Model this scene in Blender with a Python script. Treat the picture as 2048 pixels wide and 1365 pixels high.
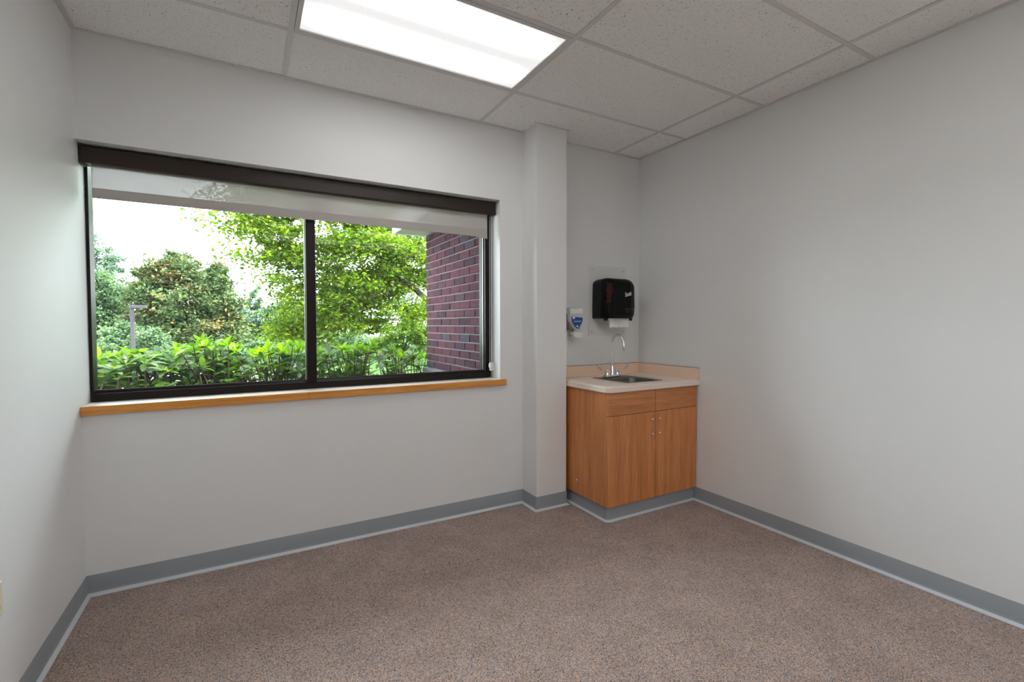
import bpy, bmesh, math, random
import numpy as np
from mathutils import Vector, Matrix
for o in list(bpy.data.objects): bpy.data.objects.remove(o)
sc = bpy.context.scene
COL = sc.collection
PI = math.pi

# ------------------------------------------------------------------ camera
FPX, YAW, PITCH, ROLL = 936.15, 0.50762, -0.02916, -0.00174
CAMH = 1.32173
cam_d = bpy.data.cameras.new('camera')
cam_d.sensor_width = 36.0
cam_d.lens = FPX / 2048 * 36.0
cam_d.shift_x = 8.66 / 2048
cam_d.shift_y = -5.09 / 2048
cam_d.clip_start = 0.02
cam_d.clip_end = 400
cam = bpy.data.objects.new('camera', cam_d)
COL.objects.link(cam)
F = Vector((math.sin(YAW) * math.cos(PITCH), math.cos(YAW) * math.cos(PITCH), math.sin(PITCH)))
R0 = Vector((math.cos(YAW), -math.sin(YAW), 0))
U0 = R0.cross(F)
RR = R0 * math.cos(ROLL) + U0 * math.sin(ROLL)
UU = U0 * math.cos(ROLL) - R0 * math.sin(ROLL)
M = Matrix((RR, UU, -F)).transposed().to_4x4()
M.translation = Vector((0, 0, CAMH))
cam.matrix_world = M
sc.camera = cam

# ------------------------------------------------------------------ world, sun, exposure
world = bpy.data.worlds.new('world')
sc.world = world
world.use_nodes = True
bg = world.node_tree.nodes['Background']
bg.inputs['Color'].default_value = (0.90, 0.96, 1.0, 1)
bg.inputs['Strength'].default_value = 8.0
sun_d = bpy.data.lights.new('sun', 'SUN')
sun_d.energy = 19.0
sun_d.angle = math.radians(0.6)
sun_d.color = (1.0, 0.95, 0.84)
sun = bpy.data.objects.new('sun', sun_d)
COL.objects.link(sun)
sun.rotation_euler = Vector((-0.60, 0.10, -0.79)).to_track_quat('-Z', 'Y').to_euler()
sun.location = (8, 4, 12)
sc.view_settings.view_transform = 'Standard'
sc.view_settings.look = 'None'
sc.view_settings.gamma = 1
sc.view_settings.use_curve_mapping = False
sc.view_settings.exposure = 0.50
LENS_POWER = 0.95
cy = sc.cycles
cy.max_bounces = 10
cy.diffuse_bounces = 6
cy.transparent_max_bounces = 24
cy.use_denoising = True
cy.caustics_reflective = False
cy.caustics_refractive = False
cy.sample_clamp_indirect = 6.0

# ------------------------------------------------------------------ room numbers
XL, XR = -0.704, 2.931          # left and right wall
YB, YR = 2.960, -2.90           # window wall, rear wall behind the camera
H = 2.7194                      # ceiling
CX0, CX1, CYF = 1.7715, 2.028, 2.768    # pilaster
GX, GY, TX, TY = 0.2032, 2.4745, 1.2192, 0.6096   # ceiling grid
WZ0, WZ1, WX1 = 0.930, 2.210, 1.5844     # window opening
YO = 3.20                       # outer face of the window wall

def at(px, py, Y):
    """world point on the depth Y seen at a photo pixel (trees far outside are laid out with it)"""
    d = F + RR * ((px - 1015.34) / FPX) - UU * ((py - 677.41) / FPX)
    return d * (Y / d.y) + Vector((0, 0, CAMH))

# ------------------------------------------------------------------ material helpers
def srgb(r, g, b):
    f = lambda c: ((c / 255 + 0.055) / 1.055) ** 2.4 if c > 10 else c / 255 / 12.92
    return (f(r), f(g), f(b), 1)

class NT:
    def __init__(s, name):
        s.m = bpy.data.materials.new(name)
        s.m.use_nodes = True
        s.t = s.m.node_tree
        s.b = s.t.nodes['Principled BSDF']
        s.out = s.t.nodes['Material Output']
    def n(s, typ, **kw):
        nd = s.t.nodes.new(typ)
        for k, v in kw.items():
            if k in nd.inputs: nd.inputs[k].default_value = v
            else: setattr(nd, k, v)
        return nd
    def l(s, a, b): s.t.links.new(a, b)
    def coord(s, scale=(1, 1, 1), kind='Object', rnd=False):
        tc = s.n('ShaderNodeTexCoord')
        mp = s.n('ShaderNodeMapping')
        mp.inputs['Scale'].default_value = scale
        s.l(tc.outputs[kind], mp.inputs['Vector'])
        if rnd:
            oi = s.n('ShaderNodeObjectInfo')
            mu = s.n('ShaderNodeMath', operation='MULTIPLY')
            mu.inputs[1].default_value = 37.0
            s.l(oi.outputs['Random'], mu.inputs[0])
            s.l(mu.outputs[0], mp.inputs['Location'])
        return mp.outputs['Vector']
    def noise(s, vec, scale, detail=2, rough=0.5):
        nd = s.n('ShaderNodeTexNoise')
        nd.inputs['Scale'].default_value = scale
        nd.inputs['Detail'].default_value = detail
        nd.inputs['Roughness'].default_value = rough
        s.l(vec, nd.inputs['Vector'])
        return nd
    def ramp(s, fac, stops, interp='LINEAR'):
        r = s.n('ShaderNodeValToRGB')
        r.color_ramp.interpolation = interp
        e = r.color_ramp.elements
        while len(e) < len(stops): e.new(0.5)
        for el, (p, c) in zip(e, stops):
            el.position = p
            el.color = c if len(c) == 4 else (*c, 1)
        s.l(fac, r.inputs['Fac'])
        return r.outputs['Color']
    def bump(s, h, strength=0.2, dist=0.002):
        b = s.n('ShaderNodeBump')
        b.inputs['Strength'].default_value = strength
        b.inputs['Distance'].default_value = dist
        s.l(h, b.inputs['Height'])
        s.l(b.outputs['Normal'], s.b.inputs['Normal'])

def simple(name, col, rough=0.5, metal=0.0, spec=0.5, bump=None):
    t = NT(name)
    t.b.inputs['Base Color'].default_value = col if len(col) == 4 else (*col, 1)
    t.b.inputs['Roughness'].default_value = rough
    t.b.inputs['Metallic'].default_value = metal
    t.b.inputs['Specular IOR Level'].default_value = spec
    v = t.coord()
    n = t.noise(v, bump[0] if bump else 60, 3)
    # a little unevenness of gloss on everything
    mr = t.n('ShaderNodeMapRange')
    mr.inputs['To Min'].default_value = max(0.02, rough - 0.04)
    mr.inputs['To Max'].default_value = min(1, rough + 0.04)
    t.l(n.outputs['Fac'], mr.inputs['Value'])
    t.l(mr.outputs['Result'], t.b.inputs['Roughness'])
    if bump: t.bump(n.outputs['Fac'], bump[1], bump[2])
    return t.m

def wood(name, dark, light, scale, rough=0.42):
    t = NT(name)
    v = t.coord(scale)
    a = t.noise(v, 1.0, 4, 0.6)
    b = t.noise(v, 4.0, 5, 0.65)
    ad = t.n('ShaderNodeMix', data_type='FLOAT')
    ad.inputs['Factor'].default_value = 0.42
    t.l(a.outputs['Fac'], ad.inputs[2]); t.l(b.outputs['Fac'], ad.inputs[3])
    c = t.ramp(ad.outputs[0], [(0.30, dark), (0.5, tuple((x + y) / 2 for x, y in zip(dark, light))), (0.68, light)])
    t.l(c, t.b.inputs['Base Color'])
    t.b.inputs['Roughness'].default_value = rough
    t.bump(b.outputs['Fac'], 0.05, 0.001)
    return t.m

def leafmat(name, stops, trans, bright=1.0, rough=0.5, objrandom=False, mixf=0.45, spec=0.08, k=0.44):
    """leaf: diffuse and translucent, tinted leaf by leaf"""
    t = NT(name)
    if objrandom:
        oi = t.n('ShaderNodeObjectInfo'); fac = oi.outputs['Random']
    else:
        at_ = t.n('ShaderNodeAttribute', attribute_name='tint'); fac = at_.outputs['Fac']
    c = t.ramp(fac, [(p, tuple(x * k for x in q)) for p, q in stops])
    t.l(c, t.b.inputs['Base Color'])
    t.b.inputs['Roughness'].default_value = rough
    t.b.inputs['Specular IOR Level'].default_value = spec
    tr = t.n('ShaderNodeBsdfTranslucent')
    mu = t.n('ShaderNodeMix', data_type='RGBA', blend_type='MULTIPLY')
    mu.inputs['Factor'].default_value = 1.0
    t.l(c, mu.inputs[6]); mu.inputs[7].default_value = (*trans, 1)
    t.l(mu.outputs[2], tr.inputs['Color'])
    mx = t.n('ShaderNodeMixShader'); mx.inputs['Fac'].default_value = mixf
    t.l(t.b.outputs[0], mx.inputs[1]); t.l(tr.outputs[0], mx.inputs[2])
    t.l(mx.outputs[0], t.out.inputs['Surface'])
    return t.m

MT = {}
def wallmat(name, col, sc_=140):
    t = NT(name)
    v = t.coord()
    n = t.noise(v, sc_, 3)
    m = t.noise(v, 1.3, 2)
    c = t.ramp(m.outputs['Fac'], [(0.3, tuple(x * 0.975 for x in col[:3])), (0.7, col[:3])])
    t.l(c, t.b.inputs['Base Color'])
    t.b.inputs['Roughness'].default_value = 0.48
    t.b.inputs['Specular IOR Level'].default_value = 0.35
    t.bump(n.outputs['Fac'], 0.10, 0.0008)
    return t.m
MT['wall'] = wallmat('painted_wall', (0.775, 0.785, 0.785))

def carpet():
    t = NT('speckled_carpet')
    v = t.coord()
    vo = t.n('ShaderNodeTexVoronoi'); vo.inputs['Scale'].default_value = 330
    t.l(v, vo.inputs['Vector'])
    sp = t.n('ShaderNodeSeparateColor'); t.l(vo.outputs['Color'], sp.inputs[0])
    c = t.ramp(sp.outputs[0], [(0.0, srgb(100, 88, 82)), (0.22, srgb(162, 142, 131)), (0.46, srgb(190, 150, 120)),
                               (0.60, srgb(168, 150, 142)), (0.78, srgb(142, 145, 160)), (0.92, srgb(202, 185, 176))], 'CONSTANT')
    big = t.noise(v, 5, 4)
    c2 = t.ramp(big.outputs['Fac'], [(0.35, (0.90, 0.88, 0.88)), (0.65, (1.06, 1.04, 1.04))])
    mu = t.n('ShaderNodeMix', data_type='RGBA', blend_type='MULTIPLY'); mu.inputs['Factor'].default_value = 1
    t.l(c, mu.inputs[6]); t.l(c2, mu.inputs[7])
    t.l(mu.outputs[2], t.b.inputs['Base Color'])
    t.b.inputs['Roughness'].default_value = 0.95
    t.b.inputs['Specular IOR Level'].default_value = 0.15
    t.b.inputs['Sheen Weight'].default_value = 0.15
    t.bump(vo.outputs['Distance'], 0.6, 0.003)
    return t.m
MT['carpet'] = carpet()

def tile():
    t = NT('fissured_ceiling_tile')
    v = t.coord(rnd=True)
    n1 = t.noise(v, 95, 3, 0.6)
    n2 = t.noise(v, 230, 2, 0.5)
    p1 = t.ramp(n1.outputs['Fac'], [(0.0, (0, 0, 0)), (0.315, (0, 0, 0)), (0.345, (1, 1, 1))])
    p2 = t.ramp(n2.outputs['Fac'], [(0.0, (0, 0, 0)), (0.30, (0, 0, 0)), (0.36, (1, 1, 1))])
    mu = t.n('ShaderNodeMix', data_type='RGBA', blend_type='MULTIPLY'); mu.inputs['Factor'].default_value = 1
    t.l(p1, mu.inputs[6]); t.l(p2, mu.inputs[7])
    c = t.ramp(mu.outputs[2], [(0.0, (0.26, 0.25, 0.24)), (1.0, (0.88, 0.88, 0.87))])
    t.l(c, t.b.inputs['Base Color'])
    t.b.inputs['Roughness'].default_value = 0.95
    t.b.inputs['Specular IOR Level'].default_value = 0.1
    t.bump(mu.outputs[2], 0.5, 0.002)
    return t.m
MT['tile'] = tile()
MT['grid'] = simple('painted_grid_steel', (0.66, 0.65, 0.64), 0.45)
MT['base'] = simple('grey_vinyl_base', srgb(146, 152, 158), 0.40, bump=(8, 0.05, 0.002))
MT['toe'] = simple('painted_toe_sheen', srgb(198, 203, 208), 0.5)  # light colour stands for the light caught by the grey toe
MT['wood_v'] = wood('cabinet_laminate_vertical', srgb(176, 108, 58), srgb(226, 152, 94), (26, 26, 1.3))
MT['wood_h'] = wood('cabinet_laminate_horizontal', srgb(172, 106, 60), srgb(216, 146, 92), (1.6, 26, 30))
MT['oak'] = wood('golden_oak', srgb(186, 118, 44), srgb(232, 164, 78), (2.2, 40, 60), 0.35)
MT['counter'] = simple('beige_laminate', srgb(236, 221, 207), 0.45, bump=(300, 0.03, 0.0005))
MT['splash'] = simple('tan_backsplash_laminate', srgb(236, 208, 186), 0.5)
MT['seam'] = simple('dark_laminate_edge', srgb(140, 112, 92), 0.6)
MT['silltop'] = simple('pale_sill_laminate', srgb(222, 214, 206), 0.4)
MT['chrome'] = simple('polished_chrome', (0.78, 0.79, 0.80), 0.12, 1.0)
MT['steel'] = simple('brushed_steel', (0.56, 0.55, 0.52), 0.30, 1.0, bump=(400, 0.04, 0.0005))
MT['bronze'] = simple('dark_bronze_frame', srgb(24, 19, 16), 0.36, 0.0, 0.25)
MT['fascia'] = simple('bronze_blind_fascia', srgb(44, 35, 28), 0.40, 0.1, 0.4)
MT['white'] = simple('white_plastic', (0.78, 0.78, 0.78), 0.35)
MT['almond'] = simple('almond_plastic', srgb(226, 214, 188), 0.4)
MT['whitepaint'] = simple('white_fascia_paint', (0.80, 0.81, 0.82), 0.5)
MT['soffit'] = simple('cream_soffit_vinyl', (0.40, 0.42, 0.34), 0.5)
MT['black'] = simple('black_plastic', (0.003, 0.003, 0.0035), 0.3, spec=0.25)
MT['plate'] = simple('pale_wall_plate', srgb(222, 225, 222), 0.22)
MT['paper'] = simple('paper_towel', (0.84, 0.83, 0.81), 0.9, spec=0.1, bump=(120, 0.3, 0.001))
MT['ink'] = simple('white_print', (0.85, 0.85, 0.85), 0.6)
MT['greyink'] = simple('grey_print', (0.10, 0.10, 0.10), 0.5)
MT['blue'] = simple('blue_label', srgb(24, 78, 150), 0.3)
MT['red'] = simple('red_hub_plastic', (0.95, 0.06, 0.02), 0.4)
MT['amber'] = simple('amber_soap', (0.32, 0.25, 0.08), 0.3)
MT['bark'] = simple('dark_bark', (0.035, 0.028, 0.022), 0.9, spec=0.05, bump=(40, 0.5, 0.01))
MT['greybark'] = simple('pale_bark', (0.10, 0.095, 0.09), 0.9, spec=0.05, bump=(40, 0.5, 0.01))
MT['stem'] = simple('shrub_stem', (0.05, 0.032, 0.022), 0.85, spec=0.05, bump=(90, 0.4, 0.003))
MT['pole'] = simple('bronze_pole', (0.045, 0.042, 0.05), 0.6, spec=0.1)
MT['mortar'] = simple('grey_mortar', (0.13, 0.12, 0.13), 0.95, spec=0.05, bump=(160, 0.5, 0.002))
MT['concrete'] = simple('concrete', (0.11, 0.11, 0.11), 0.95, spec=0.05, bump=(60, 0.4, 0.003))
MT['pavement'] = simple('pale_pavement', (0.42, 0.40, 0.39), 0.9, bump=(30, 0.3, 0.003))
MT['mulch'] = simple('bark_mulch', (0.045, 0.032, 0.022), 0.95, spec=0.05, bump=(50, 0.9, 0.02))
MT['grass'] = simple('grass_green', (0.03, 0.06, 0.015), 0.95, spec=0.05, bump=(60, 0.9, 0.02))
MT['door'] = wood('reddish_door_veneer', srgb(120, 52, 26), srgb(168, 84, 46), (20, 20, 1.2))
MT['roof'] = simple('asphalt_shingle', (0.06, 0.055, 0.05), 0.95)

def brickmat():
    t = NT('red_brick')
    oi = t.n('ShaderNodeObjectInfo')
    t.b.inputs['Specular IOR Level'].default_value = 0.05
    c = t.ramp(oi.outputs['Random'], [(0.0, (0.036, 0.020, 0.027)), (0.35, (0.054, 0.024, 0.031)), (0.60, (0.066, 0.027, 0.034)),
                                      (0.88, (0.049, 0.023, 0.031)), (0.94, (0.036, 0.036, 0.046)), (0.97, (0.058, 0.026, 0.033)), (1.0, (0.058, 0.026, 0.033))])
    v = t.coord(rnd=True)
    n = t.noise(v, 45, 5, 0.65)
    c2 = t.ramp(n.outputs['Fac'], [(0.28, (0.45, 0.45, 0.48)), (0.5, (1.0, 1.0, 1.0)), (0.72, (1.3, 1.28, 1.28))])
    mu = t.n('ShaderNodeMix', data_type='RGBA', blend_type='MULTIPLY'); mu.inputs['Factor'].default_value = 1
    t.l(c, mu.inputs[6]); t.l(c2, mu.inputs[7])
    t.l(mu.outputs[2], t.b.inputs['Base Color'])
    t.b.inputs['Roughness'].default_value = 0.9
    t.bump(n.outputs['Fac'], 0.5, 0.004)
    return t.m
MT['brick'] = brickmat()

def glassmat():
    t = NT('window_glass')
    tr = t.n('ShaderNodeBsdfTransparent'); tr.inputs['Color'].default_value = (0.93, 0.96, 0.955, 1)
    gl = t.n('ShaderNodeBsdfGlossy'); gl.inputs['Roughness'].default_value = 0.03
    fr = t.n('ShaderNodeFresnel'); fr.inputs['IOR'].default_value = 1.22
    mx = t.n('ShaderNodeMixShader')
    t.l(fr.outputs[0], mx.inputs['Fac']); t.l(tr.outputs[0], mx.inputs[1]); t.l(gl.outputs[0], mx.inputs[2])
    # thin film of dust, heavier in streaks
    df = t.n('ShaderNodeBsdfTranslucent'); df.inputs['Color'].default_value = (0.8, 0.85, 0.9, 1)
    n = t.noise(t.coord((3, 3, 1)), 2.0, 5)
    mr = t.n('ShaderNodeMapRange'); mr.inputs['To Min'].default_value = 0.0012; mr.inputs['To Max'].default_value = 0.004
    t.l(n.outputs['Fac'], mr.inputs['Value'])
    m2 = t.n('ShaderNodeMixShader')
    t.l(mr.outputs[0], m2.inputs['Fac']); t.l(mx.outputs[0], m2.inputs[1]); t.l(df.outputs[0], m2.inputs[2])
    t.l(m2.outputs[0], t.out.inputs['Surface'])
    return t.m
MT['glass'] = glassmat()

def fabric(name, see, col):
    t = NT(name)
    t.b.inputs['Roughness'].default_value = 0.85
    v = t.coord()
    w1 = t.n('ShaderNodeTexWave', bands_direction='X'); w1.inputs['Scale'].default_value = 120; w1.inputs['Distortion'].default_value = 2
    w2 = t.n('ShaderNodeTexWave', bands_direction='Z'); w2.inputs['Scale'].default_value = 120; w2.inputs['Distortion'].default_value = 2
    t.l(v, w1.inputs['Vector']); t.l(v, w2.inputs['Vector'])
    ml = t.n('ShaderNodeMath', operation='MULTIPLY')
    t.l(w1.outputs['Fac'], ml.inputs[0]); t.l(w2.outputs['Fac'], ml.inputs[1])
    c = t.ramp(ml.outputs[0], [(0, tuple(x * 0.86 for x in col)), (1, col)])
    t.l(c, t.b.inputs['Base Color'])
    tl = t.n('ShaderNodeBsdfTranslucent'); t.l(c, tl.inputs['Color'])
    a = t.n('ShaderNodeMixShader'); a.inputs['Fac'].default_value = 0.16
    t.l(t.b.outputs[0], a.inputs[1]); t.l(tl.outputs[0], a.inputs[2])
    tr = t.n('ShaderNodeBsdfTransparent')
    b = t.n('ShaderNodeMixShader')
    mr = t.n('ShaderNodeMapRange'); mr.inputs['To Min'].default_value = see * 0.8; mr.inputs['To Max'].default_value = see * 1.4
    t.l(ml.outputs[0], mr.inputs['Value']); t.l(mr.outputs[0], b.inputs['Fac'])
    t.l(a.outputs[0], b.inputs[1]); t.l(tr.outputs[0], b.inputs[2])
    t.l(b.outputs[0], t.out.inputs['Surface'])
    return t.m
MT['shade'] = fabric('screen_fabric', 0.17, (0.60, 0.58, 0.55))
MT['hem'] = fabric('hem_fabric', 0.0, (0.52, 0.485, 0.46))

def smoked(name, tint):
    t = NT(name)
    t.b.inputs['Base Color'].default_value = (0.004, 0.004, 0.004, 1)
    t.b.inputs['Roughness'].default_value = 0.10
    t.b.inputs['Specular IOR Level'].default_value = 0.22
    tr = t.n('ShaderNodeBsdfTransparent'); tr.inputs['Color'].default_value = (*tint, 1)
    n = t.noise(t.coord(), 3)
    mx = t.n('ShaderNodeMixShader'); mx.inputs['Fac'].default_value = 0.24
    t.l(t.b.outputs[0], mx.inputs[1]); t.l(tr.outputs[0], mx.inputs[2]); t.l(mx.outputs[0], t.out.inputs['Surface'])
    return t.m
MT['smoke'] = smoked('smoked_black_plastic', (0.8, 0.75, 0.72))
MT['frost'] = smoked('frosted_cartridge', (0.6, 0.6, 0.6))
fb = MT['frost'].node_tree.nodes['Principled BSDF']
fb.inputs['Base Color'].default_value = (0.30, 0.29, 0.28, 1); fb.inputs['Roughness'].default_value = 0.45

def lensmat():
    """prismatic acrylic lens of a lamp with two tubes: brighter over the tubes"""
    t = NT('lit_prismatic_lens')
    tc = t.n('ShaderNodeTexCoord')
    sp = t.n('ShaderNodeSeparateXYZ'); t.l(tc.outputs['Object'], sp.inputs[0])
    def gauss(src, c, w):
        s1 = t.n('ShaderNodeMath', operation='SUBTRACT'); s1.inputs[1].default_value = c; t.l(src, s1.inputs[0])
        d = t.n('ShaderNodeMath', operation='DIVIDE'); d.inputs[1].default_value = w; t.l(s1.outputs[0], d.inputs[0])
        q = t.n('ShaderNodeMath', operation='POWER'); q.inputs[1].default_value = 2; 
        ab = t.n('ShaderNodeMath', operation='ABSOLUTE'); t.l(d.outputs[0], ab.inputs[0]); t.l(ab.outputs[0], q.inputs[0])
        ng = t.n('ShaderNodeMath', operation='MULTIPLY'); ng.inputs[1].default_value = -1; t.l(q.outputs[0], ng.inputs[0])
        e = t.n('ShaderNodeMath', operation='EXPONENT'); t.l(ng.outputs[0], e.inputs[0])
        return e.outputs[0]
    g1, g2 = gauss(sp.outputs['Y'], 0.145, 0.050), gauss(sp.outputs['Y'], -0.145, 0.050)
    a = t.n('ShaderNodeMath', operation='ADD'); t.l(g1, a.inputs[0]); t.l(g2, a.inputs[1])
    # the tubes stop short of the ends
    ab = t.n('ShaderNodeMath', operation='ABSOLUTE'); t.l(sp.outputs['X'], ab.inputs[0])
    en = t.n('ShaderNodeMapRange', interpolation_type='SMOOTHSTEP')
    en.inputs['From Min'].default_value = 0.60; en.inputs['From Max'].default_value = 0.40
    t.l(ab.outputs[0], en.inputs['Value'])
    m = t.n('ShaderNodeMath', operation='MULTIPLY'); t.l(a.outputs[0], m.inputs[0]); t.l(en.outputs[0], m.inputs[1])
    mr = t.n('ShaderNodeMapRange'); mr.inputs['To Min'].default_value = 0.63 * LENS_POWER; mr.inputs['To Max'].default_value = 11.0 * LENS_POWER
    t.l(m.outputs[0], mr.inputs['Value'])
    vo = t.n('ShaderNodeTexVoronoi'); vo.inputs['Scale'].default_value = 160; vo.inputs['Randomness'].default_value = 0.0
    t.l(tc.outputs['Object'], vo.inputs['Vector'])
    t.bump(vo.outputs['Distance'], 0.5, 0.003)
    t.b.inputs['Base Color'].default_value = (0.06, 0.06, 0.06, 1)
    t.b.inputs['Roughness'].default_value = 0.35
    t.b.inputs['Emission Color'].default_value = (1.0, 0.99, 0.98, 1)
    t.l(mr.outputs[0], t.b.inputs['Emission Strength'])
    return t.m
MT['lens'] = lensmat()

# ------------------------------------------------------------------ mesh helpers
def link(o, parent=None):
    COL.objects.link(o)
    if parent is not None:
        o.parent = parent
        w = parent.matrix_basis.copy()
        p = parent.parent
        if p is not None: w = p.matrix_basis @ parent.matrix_parent_inverse @ w
        o.matrix_parent_inverse = w.inverted()
    return o

def mk(name, bm, mat, parent=None, smooth=False, recalc=True):
    if recalc: bmesh.ops.recalc_face_normals(bm, faces=bm.faces)
    me = bpy.data.meshes.new(name)
    bm.to_mesh(me); bm.free()
    if smooth:
        me.polygons.foreach_set('use_smooth', [True] * len(me.polygons))
        try: me.set_sharp_from_angle(angle=math.radians(40))
        except Exception: pass
    me.materials.append(MT[mat] if isinstance(mat, str) else mat)
    return link(bpy.data.objects.new(name, me), parent)

def inst(name, me, loc, parent, rot=None, scale=None):
    o = bpy.data.objects.new(name, me)
    o.location = loc
    if rot is not None: o.rotation_euler = rot
    if scale is not None: o.scale = scale
    return link(o, parent)

def empty(name, loc=(0, 0, 0)):
    o = bpy.data.objects.new(name, None)
    o.location = loc; o.empty_display_size = 0.1
    COL.objects.link(o)
    return o

def tag(o, label=None, cat=None, group=None, kind=None):
    if label: o['label'] = label
    if cat: o['category'] = cat
    if group: o['group'] = group
    if kind: o['kind'] = kind
    return o

def box(x0, x1, y0, y1, z0, z1, bev=0.0, seg=2):
    bm = bmesh.new()
    bmesh.ops.create_cube(bm, size=1)
    for v in bm.verts:
        v.co = Vector((x0 if v.co.x < 0 else x1, y0 if v.co.y < 0 else y1, z0 if v.co.z < 0 else z1))
    if bev > 0:
        bmesh.ops.bevel(bm, geom=bm.edges[:], offset=bev, segments=seg, affect='EDGES', profile=0.5)
    return bm

def prism(poly, axis, a, b):
    """extrude a closed 2-D outline along an axis from a to b. axis y: poly=(x,z); axis x: poly=(y,z); axis z: poly=(x,y)"""
    bm = bmesh.new()
    def P(u, v, w):
        return {'y': (u, w, v), 'x': (w, u, v), 'z': (u, v, w)}[axis]
    A = [bm.verts.new(P(u, v, a)) for u, v in poly]
    B = [bm.verts.new(P(u, v, b)) for u, v in poly]
    n = len(poly)
    bm.faces.new(A); bm.faces.new(B[::-1])
    for i in range(n):
        bm.faces.new((A[i], B[i], B[(i + 1) % n], A[(i + 1) % n]))
    return bm

def tube(pts, rad, seg=12, bm=None, cap=True):
    bm = bm or bmesh.new()
    pts = [Vector(p) for p in pts]
    if not hasattr(rad, '__len__'): rad = [rad] * len(pts)
    rings = []
    ref = None
    for i, p in enumerate(pts):
        t = (pts[min(i + 1, len(pts) - 1)] - pts[max(i - 1, 0)]).normalized()
        if ref is None:
            ref = Vector((0, 0, 1)) if abs(t.z) < 0.9 else Vector((1, 0, 0))
        u = ref - t * ref.dot(t)
        u.normalize(); ref = u
        w = t.cross(u)
        rings.append([bm.verts.new(p + (u * math.cos(2 * PI * k / seg) + w * math.sin(2 * PI * k / seg)) * rad[i]) for k in range(seg)])
    for a, b in zip(rings, rings[1:]):
        for k in range(seg):
            bm.faces.new((a[k], a[(k + 1) % seg], b[(k + 1) % seg], b[k]))
    if cap:
        bm.faces.new(rings[0][::-1]); bm.faces.new(rings[-1])
    return bm

def lathe(prof, c, seg=20, axis='z'):
    """prof: (radius, along) pairs"""
    bm = bmesh.new()
    rings = []
    for r, h in prof:
        ring = []
        for k in range(seg):
            a = 2 * PI * k / seg
            p = (r * math.cos(a), r * math.sin(a), h)
            if axis == 'y': p = (r * math.cos(a), h, r * math.sin(a))
            if axis == 'x': p = (h, r * math.cos(a), r * math.sin(a))
            ring.append(bm.verts.new(Vector(p) + Vector(c)))
        rings.append(ring)
    for a, b in zip(rings, rings[1:]):
        for k in range(seg):
            bm.faces.new((a[k], a[(k + 1) % seg], b[(k + 1) % seg], b[k]))
    bm.faces.new(rings[0][::-1]); bm.faces.new(rings[-1])
    return bm

def sweep(path, prof, side=1):
    """sweep a profile (out, z) along a floor path with mitred corners; out is to the right of the path when side=1"""
    bm = bmesh.new()
    path = [Vector((x, y)) for x, y in path]
    rings = []
    for i, p in enumerate(path):
        ds = []
        if i > 0: ds.append((p - path[i - 1]).normalized())
        if i < len(path) - 1: ds.append((path[i + 1] - p).normalized())
        ns = [Vector((d.y, -d.x)) * side for d in ds]
        if len(ns) == 2:
            n = ns[0] + ns[1]
            n = n / (1 + ns[0].dot(ns[1]))
        else: n = ns[0]
        rings.append([bm.verts.new((p.x + n.x * o, p.y + n.y * o, z)) for o, z in prof])
    m = len(prof)
    for a, b in zip(rings, rings[1:]):
        for k in range(m):
            bm.faces.new((a[k], a[(k + 1) % m], b[(k + 1) % m], b[k]))
    bm.faces.new(rings[0]); bm.faces.new(rings[-1][::-1])
    return bm

def text_mesh(name, body, size, mat, parent, M4, shear=0.0, extrude=0.0006, bold=0.0):
    cu = bpy.data.curves.new(name, 'FONT')
    cu.body = body; cu.size = size; cu.align_x = 'CENTER'; cu.align_y = 'CENTER'
    cu.shear = shear; cu.extrude = extrude; cu.offset = bold
    cu.resolution_u = 3
    tmp = bpy.data.objects.new('tmp_text', cu)
    COL.objects.link(tmp)
    bpy.context.view_layer.update()
    me = bpy.data.meshes.new_from_object(tmp.evaluated_get(bpy.context.evaluated_depsgraph_get()))
    bpy.data.objects.remove(tmp)
    me.transform(M4)
    me.materials.clear(); me.materials.append(MT[mat])
    o = bpy.data.objects.new(name, me)
    link(o, parent)
    o['kind'] = 'stuff'
    return o

# ================================================================== the room shell
S = lambda o: tag(o, kind='structure')
S(mk('floor', box(XL - 0.2, XR + 0.2, YR - 0.2, YB + 0.01, -0.12, 0), 'carpet'))
S(mk('wall_left', box(XL - 0.2, XL, YR - 0.2, YO, -0.1, H + 0.25), 'wall'))
S(mk('wall_right', box(XR, XR + 0.2, YR - 0.2, YO, -0.1, H + 0.25), 'wall'))
S(mk('wall_rear', prism([(XL, 0.0), (-0.25, 0.0), (-0.25, 2.06), (0.68, 2.06), (0.68, 0.0), (XR, 0.0), (XR, H + 0.25), (XL, H + 0.25)], 'y', YR - 0.2, YR), 'wall'))
# the window wall: one outline with the opening cut in from the left wall
S(mk('wall_window', prism([(XL, -0.1), (XR, -0.1), (XR, H + 0.25), (XL, H + 0.25), (XL, WZ1), (WX1, WZ1), (WX1, WZ0 - 0.03), (XL, WZ0 - 0.03)], 'y', YB, YO), 'wall'))
pil = prism([(CX0, CYF), (CX1, CYF), (CX1, YB), (CX0, YB)], 'z', 0, H + 0.1)
S(mk('wall_pilaster', pil, 'wall'))
# unseen door behind the camera, added to give a red reflection
dr = S(empty('unseen_door_1', (0.2, YR, 0)))
mk('door_leaf', box(-0.215, 0.645, YR - 0.06, YR - 0.015, 0.008, 2.03, 0.003), 'door', dr)
mk('door_frame', prism([(-0.25, 0), (-0.215, 0), (-0.215, 2.03), (0.645, 2.03), (0.645, 0), (0.68, 0), (0.68, 2.06), (-0.25, 2.06)], 'y', YR - 0.10, YR + 0.012), 'bronze', dr)
mk('door_handle', tube([(0.58, YR - 0.02, 1.0), (0.58, YR + 0.045, 1.0), (0.47, YR + 0.05, 1.0)], 0.010), 'steel', dr)

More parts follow.
